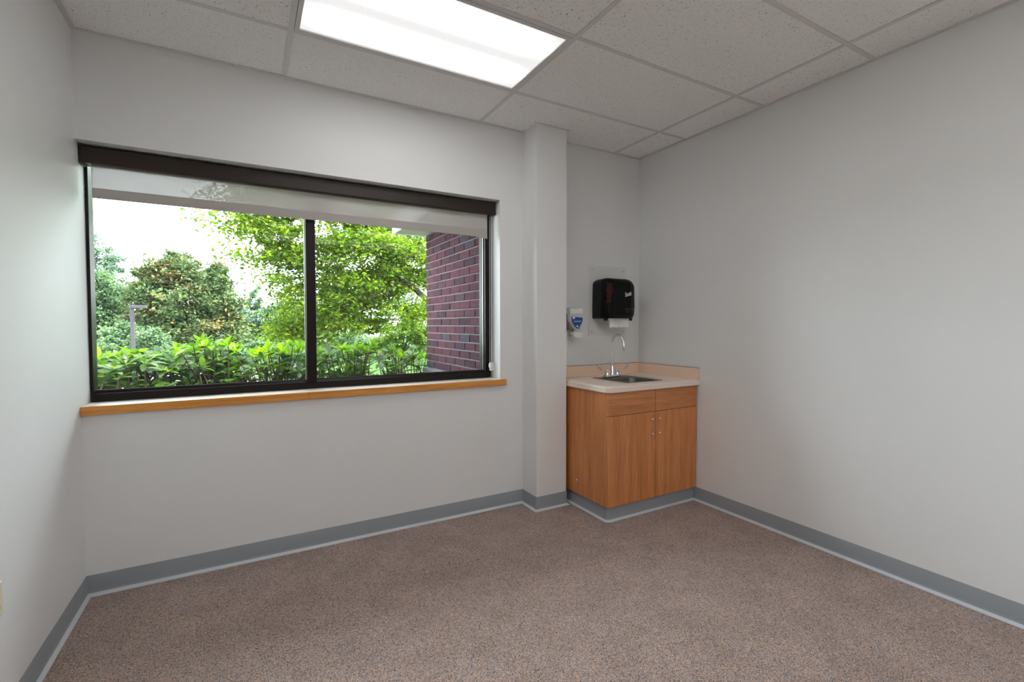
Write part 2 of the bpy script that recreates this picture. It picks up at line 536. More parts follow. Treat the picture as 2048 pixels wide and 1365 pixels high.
# baseboards: vinyl cove base with a toe
BP = [(0.0, 0.0), (0.0185, 0.0), (0.0185, 0.003), (0.0105, 0.008), (0.0052, 0.015), (0.0038, 0.026), (0.0032, 0.098), (0.002, 0.101), (0.0, 0.101)]
TOE = [(0.0045, 0.0), (0.0198, 0.0), (0.0198, 0.0035), (0.0116, 0.0086), (0.0066, 0.0136), (0.0052, 0.0136)]   # toe strip, paler to paint in its sheen
def baseb(name, path, side=1):
    o = mk(name, sweep(path, BP, side), 'base', smooth=True); S(o)
    mk('toe_sheen', sweep(path, TOE, side), 'toe', o, smooth=True)
    return o
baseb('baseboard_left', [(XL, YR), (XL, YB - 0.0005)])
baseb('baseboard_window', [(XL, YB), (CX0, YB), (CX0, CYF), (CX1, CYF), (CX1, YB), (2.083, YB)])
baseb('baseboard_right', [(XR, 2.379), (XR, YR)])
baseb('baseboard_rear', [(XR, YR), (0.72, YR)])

# ceiling: steel grid, lay-in tiles (each its own piece)
ceil = S(empty('ceiling', (1.1, 1.1, H)))
mk('ceiling_deck', box(XL, XR, YR, YB, H + 0.20, H + 0.24), 'grid', ceil)
xs = [XL, GX, GX + TX, GX + 2 * TX, XR]
ys = [YB] + [GY - k * TY for k in range(9)] + [YR]
TB = 0.012
fix_cells = [(1, 1), (1, 4), (1, 6), (2, 6), (1, 8), (2, 8)]   # (column, row) cells taken by a lamp
def tilemesh(w, d):
    bm = box(-w / 2, w / 2, -d / 2, d / 2, 0, 0.015, 0.0012, 1)
    me = bpy.data.meshes.new('ceiling_tile')
    bmesh.ops.recalc_face_normals(bm, faces=bm.faces)
    bm.to_mesh(me); bm.free(); me.materials.append(MT['tile'])
    return me
tcache = {}
for j in range(len(ys) - 1):
    for i in range(len(xs) - 1):
        if (i, j) in fix_cells: continue
        x0, x1, y1, y0 = xs[i], xs[i + 1], ys[j], ys[j + 1]
        w, d = round(x1 - x0 - 0.006, 4), round(y1 - y0 - 0.006, 4)
        if j == 0 and i == 2:
            # tile cut around the pilaster
            a = [(x0 + 0.003, y0 + 0.003), (x1 - 0.003, y0 + 0.003), (x1 - 0.003, y1 - 0.003), (CX1 + 0.002, y1 - 0.003),
                 (CX1 + 0.002, CYF - 0.002), (CX0 - 0.002, CYF - 0.002), (CX0 - 0.002, y1 - 0.003), (x0 + 0.003, y1 - 0.003)]
            mk('ceiling_tile', prism(a, 'z', H + 0.0030, H + 0.018), 'tile', ceil)
            continue
        if (w, d) not in tcache: tcache[(w, d)] = tilemesh(w, d)
        dz = 0.0030 + random.Random(i * 31 + j).random() * 0.0012
        inst('ceiling_tile', tcache[(w, d)], ((x0 + x1) / 2, (y0 + y1) / 2, H + dz), ceil)
for x in xs[1:-1]:
    mk('tee_bar', box(x - TB, x + TB, YR, YB, H, H + 0.0025), 'grid', ceil)
for y in ys[1:-1]:
    for i in range(len(xs) - 1):
        mk('cross_tee', box(xs[i] + (TB if i else 0), xs[i + 1] - (TB if i < 3 else 0), y - TB, y + TB, H + 0.0004, H + 0.0029), 'grid', ceil)
AW = 0.021
mk('wall_angle', box(XL, XL + AW, YR, YB, H - 0.0015, H + 0.0028), 'grid', ceil)
mk('wall_angle', box(XR - AW, XR, YR, YB, H - 0.0015, H + 0.0028), 'grid', ceil)
mk('wall_angle', box(XL + AW, CX0, YB - AW, YB, H - 0.0015, H + 0.0028), 'grid', ceil)
mk('wall_angle', box(CX1, XR - AW, YB - AW, YB, H - 0.0015, H + 0.0028), 'grid', ceil)
mk('wall_angle', box(CX0 - 0.010, CX1 + 0.022, CYF - 0.006, CYF, H - 0.0015, H + 0.0028), 'grid', ceil)

# ================================================================== lamps in the ceiling
def troffer(cx_, cy_, label):
    r = empty('ceiling_light', (cx_, cy_, H))
    tag(r, label, 'ceiling light', 'recessed fluorescent troffers')
    L, W = TX - 2 * TB - 0.004, TY - 2 * TB - 0.004
    fw = 0.020
    fr = bmesh.new()
    o1 = [(-L / 2, -W / 2), (L / 2, -W / 2), (L / 2, W / 2), (-L / 2, W / 2)]
    i1 = [(-L / 2 + fw, -W / 2 + fw), (L / 2 - fw, -W / 2 + fw), (L / 2 - fw, W / 2 - fw), (-L / 2 + fw, W / 2 - fw)]
    z0, z1 = H - 0.003, H + 0.012
    V = lambda l, z: [fr.verts.new((cx_ + x, cy_ + y, z)) for x, y in l]
    a, b, c, d = V(o1, z0), V(i1, z0), V(o1, z1), V(i1, z1)
    for k in range(4):
        m = (k + 1) % 4
        fr.faces.new((a[k], a[m], b[m], b[k])); fr.faces.new((c[k], d[k], d[m], c[m]))
        fr.faces.new((a[k], c[k], c[m], a[m])); fr.faces.new((b[k], b[m], d[m], d[k]))
    mk('lamp_frame', fr, 'grid', r)
    lb = box(-L / 2 + fw - 0.004, L / 2 - fw + 0.004, -W / 2 + fw - 0.004, W / 2 - fw + 0.004, 0.0, 0.004)
    bmesh.ops.recalc_face_normals(lb, faces=lb.faces)
    me = bpy.data.meshes.new('lens'); lb.to_mesh(me); lb.free(); me.materials.append(MT['lens'])
    inst('lens', me, (cx_, cy_, H + 0.003), r)
    mk('housing', box(cx_ - L / 2, cx_ + L / 2, cy_ - W / 2, cy_ + W / 2, H + 0.013, H + 0.11, 0.01), 'grid', r)
    return r
troffer(GX + TX / 2, GY - TY / 2, 'lit white rectangular troffer with prismatic lens in the ceiling before the window')
for cx_, cy_, lbl in ((0.5, 3.5, 'unseen lit white troffer in the ceiling almost above the camera'),  # unseen lamps; the rear rows are added to brighten the room
                      (0.5, 5.5, 'lit white troffer added for fill light in the middle rear row towards the left wall'), (1.5, 5.5, 'lit white troffer added for fill light in the middle rear row towards the right wall'),
                      (0.5, 7.5, 'lit white troffer added for fill light in the last row by the door'), (1.5, 7.5, 'lit white troffer added for fill light in the last row towards the right wall')):
    troffer(GX + cx_ * TX, GY - cy_ * TY, lbl)

# ================================================================== the window
YF, YG = 3.105, 3.140           # frame front, glass
FB = 0.983                      # top of the bottom rail
win = S(empty('window_1', ((XL + WX1) / 2, YF, WZ0)))
XF0, XF1 = XL + 0.002, 1.560
MX0, MX1 = 0.318, 0.3735
mk('frame_jamb', box(XF0, XF0 + 0.012, YF, YO - 0.01, WZ0 + 0.005, WZ1, 0.001), 'bronze', win)
mk('frame_jamb', prism([(XF1 - 0.022, YF), (WX1 - 0.001, YF), (WX1 - 0.001, YO - 0.01), (XF1 - 0.030, YO - 0.01), (XF1 - 0.030, YG + 0.004), (XF1 - 0.022, YG)], 'z', WZ0 + 0.005, WZ1), 'bronze', win)
rail = [(YF, WZ0 + 0.001), (YO - 0.01, WZ0 + 0.001), (YO - 0.01, FB), (YG - 0.006, FB), (YG - 0.012, FB - 0.010), (YF + 0.004, FB - 0.012), (YF, FB - 0.016)]
mk('frame_rail', prism(rail, 'x', XF0 + 0.012, XF1 - 0.022), 'bronze', win)
mk('frame_rail', box(XF0 + 0.012, XF1 - 0.022, YF, YO - 0.01, WZ1 - 0.05, WZ1 - 0.001), 'bronze', win)
mk('mullion', box(MX0, MX1, YF - 0.004, YO - 0.012, FB - 0.012, WZ1 - 0.05, 0.002), 'bronze', win)
for a, b in ((XF0 + 0.010, MX0 + 0.004), (MX1 - 0.004, XF1 - 0.020)):
    g = mk('glass_pane', box(a, b, YG, YG + 0.004, FB - 0.01, WZ1 - 0.045), 'glass', win)
    mk('glazing_bead', box(a + 0.004, b - 0.004, YG - 0.007, YG - 0.0005, FB - 0.002, FB + 0.006, 0.001), 'pole', g)
for x in (MX0 - 0.007, XF1 - 0.029, ):
    mk('glazing_strip', box(x, x + 0.006, YG - 0.010, YG - 0.0005, FB, WZ1 - 0.05, 0.001), 'steel', win)
# sill with an oak nosing in two lengths
sill = mk('window_sill', box(XL + 0.001, WX1 - 0.001, 2.956, YF + 0.06, WZ0 - 0.029, WZ0), 'silltop', win)
mk('sill_nosing', box(XL + 0.0005, 0.3045, 2.936, 2.9575, 0.8890, WZ0 + 0.001, 0.002), 'oak', sill)
mk('sill_nosing', box(0.3055, 1.626, 2.936, 2.9575, 0.8885, WZ0 + 0.001, 0.003), 'oak', sill)

# roller blind
bl = empty('roller_blind', ((XL + WX1) / 2, 3.03, 2.12))
tag(bl, 'grey woven roller blind with dark bronze fascia, raised to the window top', 'roller blind')
mk('fascia', prism([(3.012, 2.121), (3.016, 2.117), (3.085, 2.117), (3.085, 2.200), (3.018, 2.200), (3.012, 2.194)], 'x', XL + 0.012, 1.571), 'fascia', bl, smooth=True)
mk('end_bracket', box(1.572, 1.577, 3.010, 3.088, 2.113, 2.203, 0.001), 'fascia', bl)
mk('end_bracket', box(XL + 0.006, XL + 0.011, 3.010, 3.088, 2.113, 2.203, 0.001), 'fascia', bl)
def sheet(x0, x1, y, z0, z1, nx, th, wob):
    bm = bmesh.new()
    rows = []
    for s in (0, 1):
        for z in (z0, z1):
            rows.append([bm.verts.new((x0 + (x1 - x0) * i / nx, y + th * s + wob * math.sin(i * 0.9) * (1 if z == z0 else 0.2), z + (0.012 * (abs((i / nx) - 0.5) * 2) ** 18 * (-1 if i > nx / 2 else 0) if z == z0 else 0))) for i in range(nx + 1)])
    f0, f1, b0, b1 = rows
    for i in range(nx):
        bm.faces.new((f0[i], f0[i + 1], f1[i + 1], f1[i])); bm.faces.new((b0[i], b1[i], b1[i + 1], b0[i + 1]))
        bm.faces.new((f0[i], b0[i], b0[i + 1], f0[i + 1])); bm.faces.new((f1[i], f1[i + 1], b1[i + 1], b1[i]))
    bm.faces.new((f0[0], f1[0], b1[0], b0[0])); bm.faces.new((f0[nx], b0[nx], b1[nx], f1[nx]))
    return bm
mk('shade_fabric', sheet(-0.664, 1.530, 3.0530, 2.006, 2.150, 24, 0.0006, 0.001), 'shade', bl)
mk('hem_bar', sheet(-0.663, 1.529, 3.0500, 1.957, 2.0065, 24, 0.0085, 0.001), 'hem', bl)
# bead chain and its tension clip on the right reveal
def chain(x, y, z0, z1):
    pts, rad = [], []
    z = z0
    while z < z1:
        for dz, r in ((0, 0.0006), (0.0012, 0.0019), (0.003, 0.0023), (0.0048, 0.0019), (0.006, 0.0006)):
            pts.append((x, y, z + dz)); rad.append(r)
        z += 0.0068
    return tube(pts, rad, 6)
mk('bead_chain', chain(1.560, 3.050, 1.02, 2.112), 'white', bl)
mk('bead_chain', chain(1.560, 3.076, 1.02, 2.112), 'white', bl)
cl = mk('tension_clip', box(1.553, 1.5835, 3.052, 3.074, 0.985, 1.045, 0.004), 'white', bl)
mk('pulley', lathe([(0.006, -0.008), (0.019, -0.008), (0.021, -0.006), (0.0165, 0), (0.021, 0.006), (0.019, 0.008), (0.006, 0.008)], (1.560, 3.063, 1.022), 20, 'x'), 'white', cl, smooth=True)

# ================================================================== sink cabinet
CF, CLX, CRX = 2.355, 2.066, 2.921
cab = empty('base_cabinet', ((CLX + CRX) / 2, 2.65, 0))
tag(cab, 'brown wood-grain laminate base cabinet under the sink in the corner niche', 'cabinet')
mk('side_panel', box(CLX, CLX + 0.018, CF + 0.019, YB - 0.003, 0.1025, 0.871, 0.001), 'wood_v', cab)
mk('side_panel', box(CRX - 0.018, CRX, CF + 0.019, YB - 0.003, 0.1025, 0.871, 0.001), 'wood_v', cab)
mk('bottom_panel', box(CLX + 0.018, CRX - 0.018, CF + 0.019, YB - 0.003, 0.1025, 0.1205), 'wood_v', cab)
mk('back_panel', box(CLX + 0.018, CRX - 0.018, YB - 0.012, YB - 0.003, 0.1205, 0.869), 'wood_v', cab)
mk('front_rail', box(CLX + 0.018, CRX - 0.018, CF + 0.019, CF + 0.037, 0.70, 0.76), 'wood_v', cab)
SPL = 2.498
dl = mk('door', box(CLX + 0.001, SPL - 0.0015, CF, CF + 0.0185, 0.1035, 0.7115, 0.0012), 'wood_v', cab)
d2 = mk('door', box(SPL + 0.0015, CRX - 0.001, CF, CF + 0.0185, 0.1035, 0.7115, 0.0012), 'wood_v', cab)
mk('drawer_front', box(CLX + 0.001, SPL - 0.0015, CF, CF + 0.0185, 0.7145, 0.868, 0.0012), 'wood_h', cab)
mk('drawer_front', box(SPL + 0.0015, CRX - 0.001, CF, CF + 0.0185, 0.7145, 0.868, 0.0012), 'wood_h', cab)
def bolt(x, z, par):
    mk('bolt', lathe([(0.0030, 0.0), (0.0030, -0.004), (0.0070, -0.005), (0.0080, -0.008), (0.0062, -0.012), (0.0025, -0.0135)], (x, CF + 0.001, z), 14, 'y'), 'chrome', par, smooth=True)
for x, par in ((2.4665, dl), (2.535, d2)):
    for z in (0.660, 0.5575): bolt(x, z, par)
mk('side_screw', lathe([(0.002, 0.001), (0.0075, 0.0), (0.0075, -0.002), (0.004, -0.006), (0.001, -0.007)], (CLX, 2.687, 0.200), 12, 'x'), 'chrome', cab, smooth=True)
TK = [(2.086, YB - 0.03), (2.086, 2.384), (2.9295, 2.384)]
mk('plinth', prism([(2.098, YB - 0.005), (2.098, 2.396), (2.915, 2.396), (2.915, YB - 0.005)], 'z', 0.0, 0.1025), 'black', cab)
rp = []
for k in range(6):  # rounded outside corner
    a = PI + (PI / 2) * k / 5
    rp.append((2.086 + 0.018 + 0.018 * math.cos(a), 2.384 + 0.018 + 0.018 * math.sin(a)))
TKP = [(2.086, YB - 0.03)] + rp + [(2.9285, 2.384)]
tk = mk('toe_kick', sweep(TKP, BP, 1), 'base', cab, smooth=True)
mk('toe_sheen', sweep(TKP, TOE, 1), 'toe', tk, smooth=True)

# worktop, one piece with backsplashes
ZT = 0.913
CXL, CYFt = 2.044, 2.334
SX0, SX1, SY0, SY1 = 2.300, 2.665, 2.435, 2.815   # sink cut-out
wt = empty('countertop', (2.5, 2.65, ZT - 0.042))
tag(wt, 'beige laminate countertop with rounded corner and low tan backsplashes', 'countertop')
def slab():
    bm = bmesh.new()
    rr = 0.055
    outer = [(CXL, YB - 0.002), (CXL, CYFt + rr)]
    for k in range(1, 7):
        a = PI + (PI / 2) * k / 7
        outer.append((CXL + rr + rr * math.cos(a), CYFt + rr + rr * math.sin(a)))
    outer += [(CXL + rr, CYFt), (XR - 0.002, CYFt), (XR - 0.002, YB - 0.002)]
    inner = [(SX0 + 0.01, SY1 - 0.01), (SX0 + 0.01, SY0 + 0.01), (SX1 - 0.01, SY0 + 0.01), (SX1 - 0.01, SY1 - 0.01)]
    er = 0.010
    def ringv(l, z): return [bm.verts.new((x, y, z)) for x, y in l]
    # outline shrunk for the eased upper edge
    cxm, cym = 2.5, 2.65
    def shrink(l, d):
        out = []
        for x, y in l:
            nx = x + d if x < 2.12 else x
            ny = y + d if y < 2.41 else y
            out.append((nx, ny))
        return out
    z0, z1 = ZT - 0.042, ZT
    top = ringv(shrink(outer, er), z1); mid = ringv(shrink(outer, er * 0.3), z1 - er * 0.3); up = ringv(outer, z1 - er); lo = ringv(outer, z0 + 0.004); bo = ringv(shrink(outer, 0.004), z0)
    it, ib = ringv(inner, z1), ringv(inner, z0)
    n = len(outer)
    for a, b in ((top, mid), (mid, up), (up, lo), (lo, bo)):
        for k in range(n):
            bm.faces.new((a[k], b[k], b[(k + 1) % n], a[(k + 1) % n]))
    for k in range(4): bm.faces.new((it[k], it[(k + 1) % 4], ib[(k + 1) % 4], ib[k]))
    for r_, i_ in ((top, it), (bo, ib)):
        e = []
        for l in (r_, i_):
            for k in range(len(l)): e.append(bm.edges.get((l[k], l[(k + 1) % len(l)])))
        bmesh.ops.triangle_fill(bm, use_beauty=True, edges=e)
    return bm
mk('slab', slab(), 'counter', wt)
ZB = 0.998
b1 = mk('backsplash', box(CXL, XR - 0.002, YB - 0.020, YB - 0.0005, ZT, ZB, 0.001), 'splash', wt)
mk('edge_strip', box(CXL, XR - 0.021, YB - 0.0205, YB - 0.0005, ZB, ZB + 0.0014), 'seam', b1)
b2 = mk('backsplash', box(XR - 0.020, XR - 0.0005, CYFt + 0.004, YB - 0.0205, ZT, ZB, 0.001), 'splash', wt)
mk('edge_strip', box(XR - 0.0205, XR - 0.0005, CYFt + 0.004, YB - 0.0205, ZB, ZB + 0.0014), 'seam', b2)
mk('edge_strip', box(XR - 0.0200, XR - 0.001, CYFt + 0.0027, CYFt + 0.0039, ZT, ZB), 'splash', b2)

# sink: rim with rear ledge and a bowl
sk = empty('sink', ((SX0 + SX1) / 2, (SY0 + SY1) / 2, ZT - 0.15))
tag(sk, 'small square stainless steel sink set in the beige countertop', 'sink')
def rrect(x0, x1, y0, y1, r, z, n=5):
    pts = []
    for cx_, cy_, a0 in ((x1 - r, y1 - r, 0), (x0 + r, y1 - r, PI / 2), (x0 + r, y0 + r, PI), (x1 - r, y0 + r, 1.5 * PI)):
        for k in range(n + 1):
            a = a0 + PI / 2 * k / n
            pts.append((cx_ + r * math.cos(a), cy_ + r * math.sin(a), z))
    return pts
def sinkmesh():
    bm = bmesh.new()
    BX0, BX1, BY0, BY1 = SX0 + 0.035, SX1 - 0.035, SY0 + 0.035, SY1 - 0.095
    R_ = [rrect(SX0, SX1, SY0, SY1, 0.018, ZT + 0.0006), rrect(SX0 + 0.003, SX1 - 0.003, SY0 + 0.003, SY1 - 0.003, 0.016, ZT + 0.003),
          rrect(SX0 + 0.012, SX1 - 0.012, SY0 + 0.012, SY1 - 0.012, 0.014, ZT + 0.0022),
          rrect(BX0 - 0.006, BX1 + 0.006, BY0 - 0.006, BY1 + 0.006, 0.045, ZT + 0.0018), rrect(BX0, BX1, BY0, BY1, 0.042, ZT - 0.004),
          rrect(BX0 + 0.006, BX1 - 0.006, BY0 + 0.006, BY1 - 0.006, 0.040, ZT - 0.11), rrect(BX0 + 0.03, BX1 - 0.03, BY0 + 0.03, BY1 - 0.03, 0.03, ZT - 0.140),
          rrect(2.46, 2.51, 2.55, 2.60, 0.024, ZT - 0.145)]
    R_ = [[bm.verts.new(p) for p in r] for r in R_]
    n = len(R_[0])
    for a, b in zip(R_, R_[1:]):
        for k in range(n): bm.faces.new((a[k], a[(k + 1) % n], b[(k + 1) % n], b[k]))
    bm.faces.new(R_[-1])
    bmesh.ops.solidify(bm, geom=bm.faces[:], thickness=0.0008)
    return bm
mk('basin', sinkmesh(), 'steel', sk, smooth=True)
mk('drain', lathe([(0.001, 0.004), (0.012, 0.004), (0.020, 0.001), (0.032, 0.002), (0.036, 0.0)], (2.485, 2.575, ZT - 0.1445), 20), 'chrome', sk, smooth=True)

# faucet
FX, FY, FZ = 2.450, 2.752, ZT + 0.003
fa = empty('faucet', (FX, FY, FZ))
tag(fa, 'chrome gooseneck faucet with two wrist-blade handles behind the sink', 'faucet')
mk('deck_plate', box(FX - 0.073, FX + 0.073, FY - 0.024, FY + 0.024, FZ, FZ + 0.020, 0.007, 3), 'chrome', fa, smooth=True)
sp_ = [(FX, FY, FZ + 0.018), (FX, FY, FZ + 0.267)]
GR = 0.062
for k in range(1, 13):
    a = PI * k / 12 * 0.94
    sp_.append((FX, FY - GR + GR * math.cos(a), FZ + 0.267 + GR * math.sin(a)))
e = Vector(sp_[-1])
sp_.append(tuple(e + Vector((0, -0.004, -0.03))))
mk('spout', tube(sp_, 0.0085, 16), 'chrome', fa, smooth=True)
mk('spout_base', lathe([(0.018, 0.018), (0.018, 0.026), (0.0135, 0.034), (0.0125, 0.085), (0.0095, 0.090)], (FX, FY, FZ), 20), 'chrome', fa, smooth=True)
ea = e + Vector((0, -0.004, -0.03))
mk('aerator', lathe([(0.0085, 0.012), (0.0118, 0.006), (0.0122, -0.024), (0.0105, -0.028), (0.0105, -0.036), (0.008, -0.037)], ea, 18), 'chrome', fa, smooth=True)
for s in (-1, 1):
    vx = FX + s * 0.0508
    h = mk('handle', lathe([(0.0215, 0.018), (0.0215, 0.024), (0.017, 0.034), (0.0145, 0.048), (0.016, 0.052), (0.014, 0.060), (0.006, 0.063)], (vx, FY, FZ), 20), 'chrome', fa, smooth=True)
    # wrist blade: flat paddle rising at its end
    prof = [(0.000, 0.056), (0.030, 0.055), (0.060, 0.056), (0.078, 0.064), (0.090, 0.080), (0.096, 0.095), (0.096, 0.101)]
    wid = [0.007, 0.007, 0.0075, 0.009, 0.012, 0.012, 0.007]
    bm = bmesh.new()
    rows = []
    for (dx, dz), w in zip(prof, wid):
        rows.append([bm.verts.new((vx + s * (dx + ox), FY - 0.012 * dx / 0.09 + w * o2, FZ + dz + oz)) for o2, ox, oz in ((-1, 0, 0), (1, 0, 0), (1, -0.003 if dx > 0.07 else 0, 0.004), (-1, -0.003 if dx > 0.07 else 0, 0.004))])
    for a, b in zip(rows, rows[1:]):
        for k in range(4): bm.faces.new((a[k], a[(k + 1) % 4], b[(k + 1) % 4], b[k]))
    bm.faces.new(rows[0]); bm.faces.new(rows[-1])
    bmesh.ops.subdivide_edges(bm, edges=[], cuts=1)
    mk('blade', bm, 'chrome', h, smooth=True)

# ================================================================== towel dispenser on its plate
PX0, PX1, PZ0, PZ1 = 2.386, 2.774, 1.236, 1.797
pl = empty('wall_plate', ((PX0 + PX1) / 2, YB, PZ0))
tag(pl, 'pale grey backing plate screwed to the wall behind the towel dispenser', 'wall plate')
mk('panel', box(PX0, PX1, YB - 0.0065, YB - 0.0005, PZ0, PZ1, 0.0012), 'plate', pl)
for x in (PX0 + 0.030, PX1 - 0.030):
    for z in (PZ0 + 0.028, PZ1 - 0.034):
        mk('screw', lathe([(0.0075, 0.0), (0.0072, -0.002), (0.005, -0.004), (0.001, -0.0045)], (x, YB - 0.0062, z), 12, 'y'), 'steel', pl, smooth=True)
td = empty('towel_dispenser', (2.57, YB - 0.0065, 1.367))
tag(td, 'glossy black paper towel dispenser mounted above the sink', 'towel dispenser')
DX0, DX1, DZ0, DZ1 = 2.418, 2.722, 1.369, 1.690
DYB, DYF = YB - 0.0068, 2.772
def dispo(x0, x1, z0, z1, n=8):
    """outline seen from the front: big rounded top corners, small cut lower corners"""
    pts = []
    r = 0.085
    for k in range(n + 1):
        a = PI / 2 * k / n
        pts.append((x1 - r + r * math.sin(PI / 2 - a), z1 - r * 0.72 + r * 0.72 * math.sin(a)))
    for k in range(n + 1):
        a = PI / 2 * k / n
        pts.append((x0 + r * 0.55 - r * 0.55 * math.sin(a), z1 - r * 0.5 + r * 0.5 * math.cos(a)))
    pts += [(x0 - 0.004, z0 + 0.10), (x0 - 0.004, z0 + 0.008), (x0 + 0.004, z0), (x1 - 0.022, z0), (x1 - 0.002, z0 + 0.035), (x1 + 0.004, z0 + 0.10)]
    return pts
def loft(rings):
    bm = bmesh.new()
    R_ = [[bm.verts.new(p) for p in r] for r in rings]
    n = len(R_[0])
    for a, b in zip(R_, R_[1:]):
        for k in range(n): bm.faces.new((a[k], a[(k + 1) % n], b[(k + 1) % n], b[k]))
    bm.faces.new(R_[0][::-1]); bm.faces.new(R_[-1])
    return bm
def drg(ins, y, zin=None):
    zi = ins if zin is None else zin
    return [(x, y, z) for x, z in dispo(DX0 + ins, DX1 - ins, DZ0 + (0.0 if ins < 0.02 else ins * 0.3), DZ1 - zi)]
YC = DYF + 0.075
mk('rear_housing', loft([drg(0.004, DYB, 0.012), drg(0.001, DYB - 0.03, 0.006), drg(0.002, YC + 0.0015, 0.004)]), 'black', td, smooth=True)
cov = mk('cover', loft([drg(0.0, YC, 0.002), drg(0.002, DYF + 0.045, 0.004), drg(0.008, DYF + 0.022, 0.010), drg(0.018, DYF + 0.008, 0.018), drg(0.034, DYF + 0.001, 0.032), drg(0.06, DYF, 0.06)]), 'smoke', td, smooth=True)
mk('core', box(DX0 + 0.11, DX1 - 0.03, DYF + 0.03, YC - 0.001, DZ0 + 0.02, DZ1 - 0.03, 0.01), 'black', cov)
mk('hub', lathe([(0.014, -0.030), (0.034, -0.024), (0.034, -0.006), (0.018, 0.0), (0.018, 0.012)], (DX0 + 0.060, DYF + 0.060, DZ0 + 0.225), 18, 'y'), 'red', cov, smooth=True)
mk('hub_arm', prism([(DX0 + 0.045, DZ0 + 0.205), (DX0 + 0.085, DZ0 + 0.205), (DX0 + 0.080, DZ0 + 0.150), (DX0 + 0.075, DZ0 + 0.125), (DX0 + 0.030, DZ0 + 0.122), (DX0 + 0.030, DZ0 + 0.136), (DX0 + 0.052, DZ0 + 0.145)], 'y', DYF + 0.048, DYF + 0.062), 'red', cov)
front = Matrix.Rotation(PI / 2, 4, 'X')
text_mesh('brand_lettering', 'Scott', 0.040, 'ink', cov, Matrix.Translation((2.628, DYF - 0.0012, DZ0 + 0.192)) @ front @ Matrix.Rotation(math.radians(14), 4, 'Z') @ Matrix.Diagonal((0.80, 1.15, 1, 1)), shear=0.25, bold=0.0007)
# hand-and-towel pictogram: bar with two dots and two ticks
pic = [(2.612, 0.074), (2.672, 0.074)]
for k, (x0, x1, z0, z1) in enumerate(((2.618, 2.668, 0.0755, 0.0785), (2.606, 2.616, 0.070, 0.080), (2.670, 2.680, 0.070, 0.080), (2.616, 2.620, 0.045, 0.068), (2.638, 2.642, 0.050, 0.072))):
    mk('pictogram', box(x0, x1, DYF - 0.0012, DYF - 0.0002, DZ0 + z0, DZ0 + z1), 'greyink', cov)
for x in (2.440, 2.694):
    mk('foot_tab', box(x - 0.010, x + 0.010, DYF + 0.03, DYF + 0.06, DZ0 - 0.016, DZ0 + 0.004, 0.003), 'black', td)
# sheet of towel with a torn zigzag edge
bm = bmesh.new()
n = 34
top, bot = [], []
TX0, TX1 = 2.466, 2.680
rnd = random.Random(4)
for s in (0, 1):
    t_, b_ = [], []
    for i in range(n + 1):
        x = TX0 + (TX1 - TX0) * i / n
        y = DYF + 0.040 + s * 0.0012 + 0.004 * math.sin(i * 0.45)
        t_.append(bm.verts.new((x, y, DZ0 + 0.006)))
        b_.append(bm.verts.new((x, y - 0.010 + 0.002 * math.sin(i * 0.8), DZ0 - 0.070 + (0.007 if i % 2 else 0) + rnd.uniform(-0.002, 0.002))))
    top.append(t_); bot.append(b_)
for i in range(n):
    for s in (0, 1): bm.faces.new((top[s][i], top[s][i + 1], bot[s][i + 1], bot[s][i]))
    bm.faces.new((bot[0][i], bot[0][i + 1], bot[1][i + 1], bot[1][i])); bm.faces.new((top[0][i], top[1][i], top[1][i + 1], top[0][i + 1]))
bm.faces.new((top[0][0], bot[0][0], bot[1][0], top[1][0])); bm.faces.new((top[0][n], top[1][n], bot[1][n], bot[0][n]))
ptw = mk('paper_towel', bm, 'paper')
tag(ptw, 'white torn paper towel hanging out of the black dispenser', 'paper towel')

# ================================================================== soap dispenser
so = empty('soap_dispenser', (2.20, YB, 1.215))
tag(so, 'white wall soap dispenser with blue label and push lever beside the pilaster', 'soap dispenser')
AX0, AX1, AZ0, AZ1 = 2.128, 2.252, 1.215, 1.452
AYF = 2.850
acx = (AX0 + AX1) / 2
# back plate, cartridge, dome cap, label shield, push lever, pump
mk('back_plate', box(AX0 + 0.010, AX1 - 0.010, YB - 0.014, YB - 0.0005, AZ0 + 0.01, AZ1 - 0.012, 0.004), 'white', so)
mk('cartridge', box(AX0 + 0.008, AX1 - 0.008, AYF + 0.028, YB - 0.0145, AZ0 + 0.072, AZ1 - 0.040, 0.010, 3), 'frost', so, smooth=True)
mk('pump', lathe([(0.012, 0.0), (0.020, 0.004), (0.022, 0.030), (0.012, 0.044), (0.012, 0.060)], (acx - 0.008, AYF + 0.050, AZ0 + 0.013), 16), 'amber', so, smooth=True)
# shield outline (x, z): wide flat top, pointed round bottom
def shield(s, dz=0.0):
    pts = []
    W2 = 0.060 * s
    zt, zb = AZ1 - 0.012, AZ0 + 0.064
    N = 10
    for k in range(N + 1):
        f = k / N
        w = W2 * (1 - 0.06 * f - 0.94 * max(0, (f - 0.35) / 0.65) ** 2.6)
        pts.append((acx + w, zt * s + (1 - s) * (zt - 0.08) - (zt - zb) * s * f))
    return pts + [(2 * acx - x, z) for x, z in pts[-2::-1]]
def shring(s, y): return [(x, y + 1.2 * (x - acx) ** 2 / 0.06 * 0.3, z) for x, z in shield(s)]
sh = mk('front_shield', loft([shring(1.0, AYF + 0.026), shring(1.0, AYF + 0.006), shring(0.95, AYF)]), 'white', so, smooth=True)
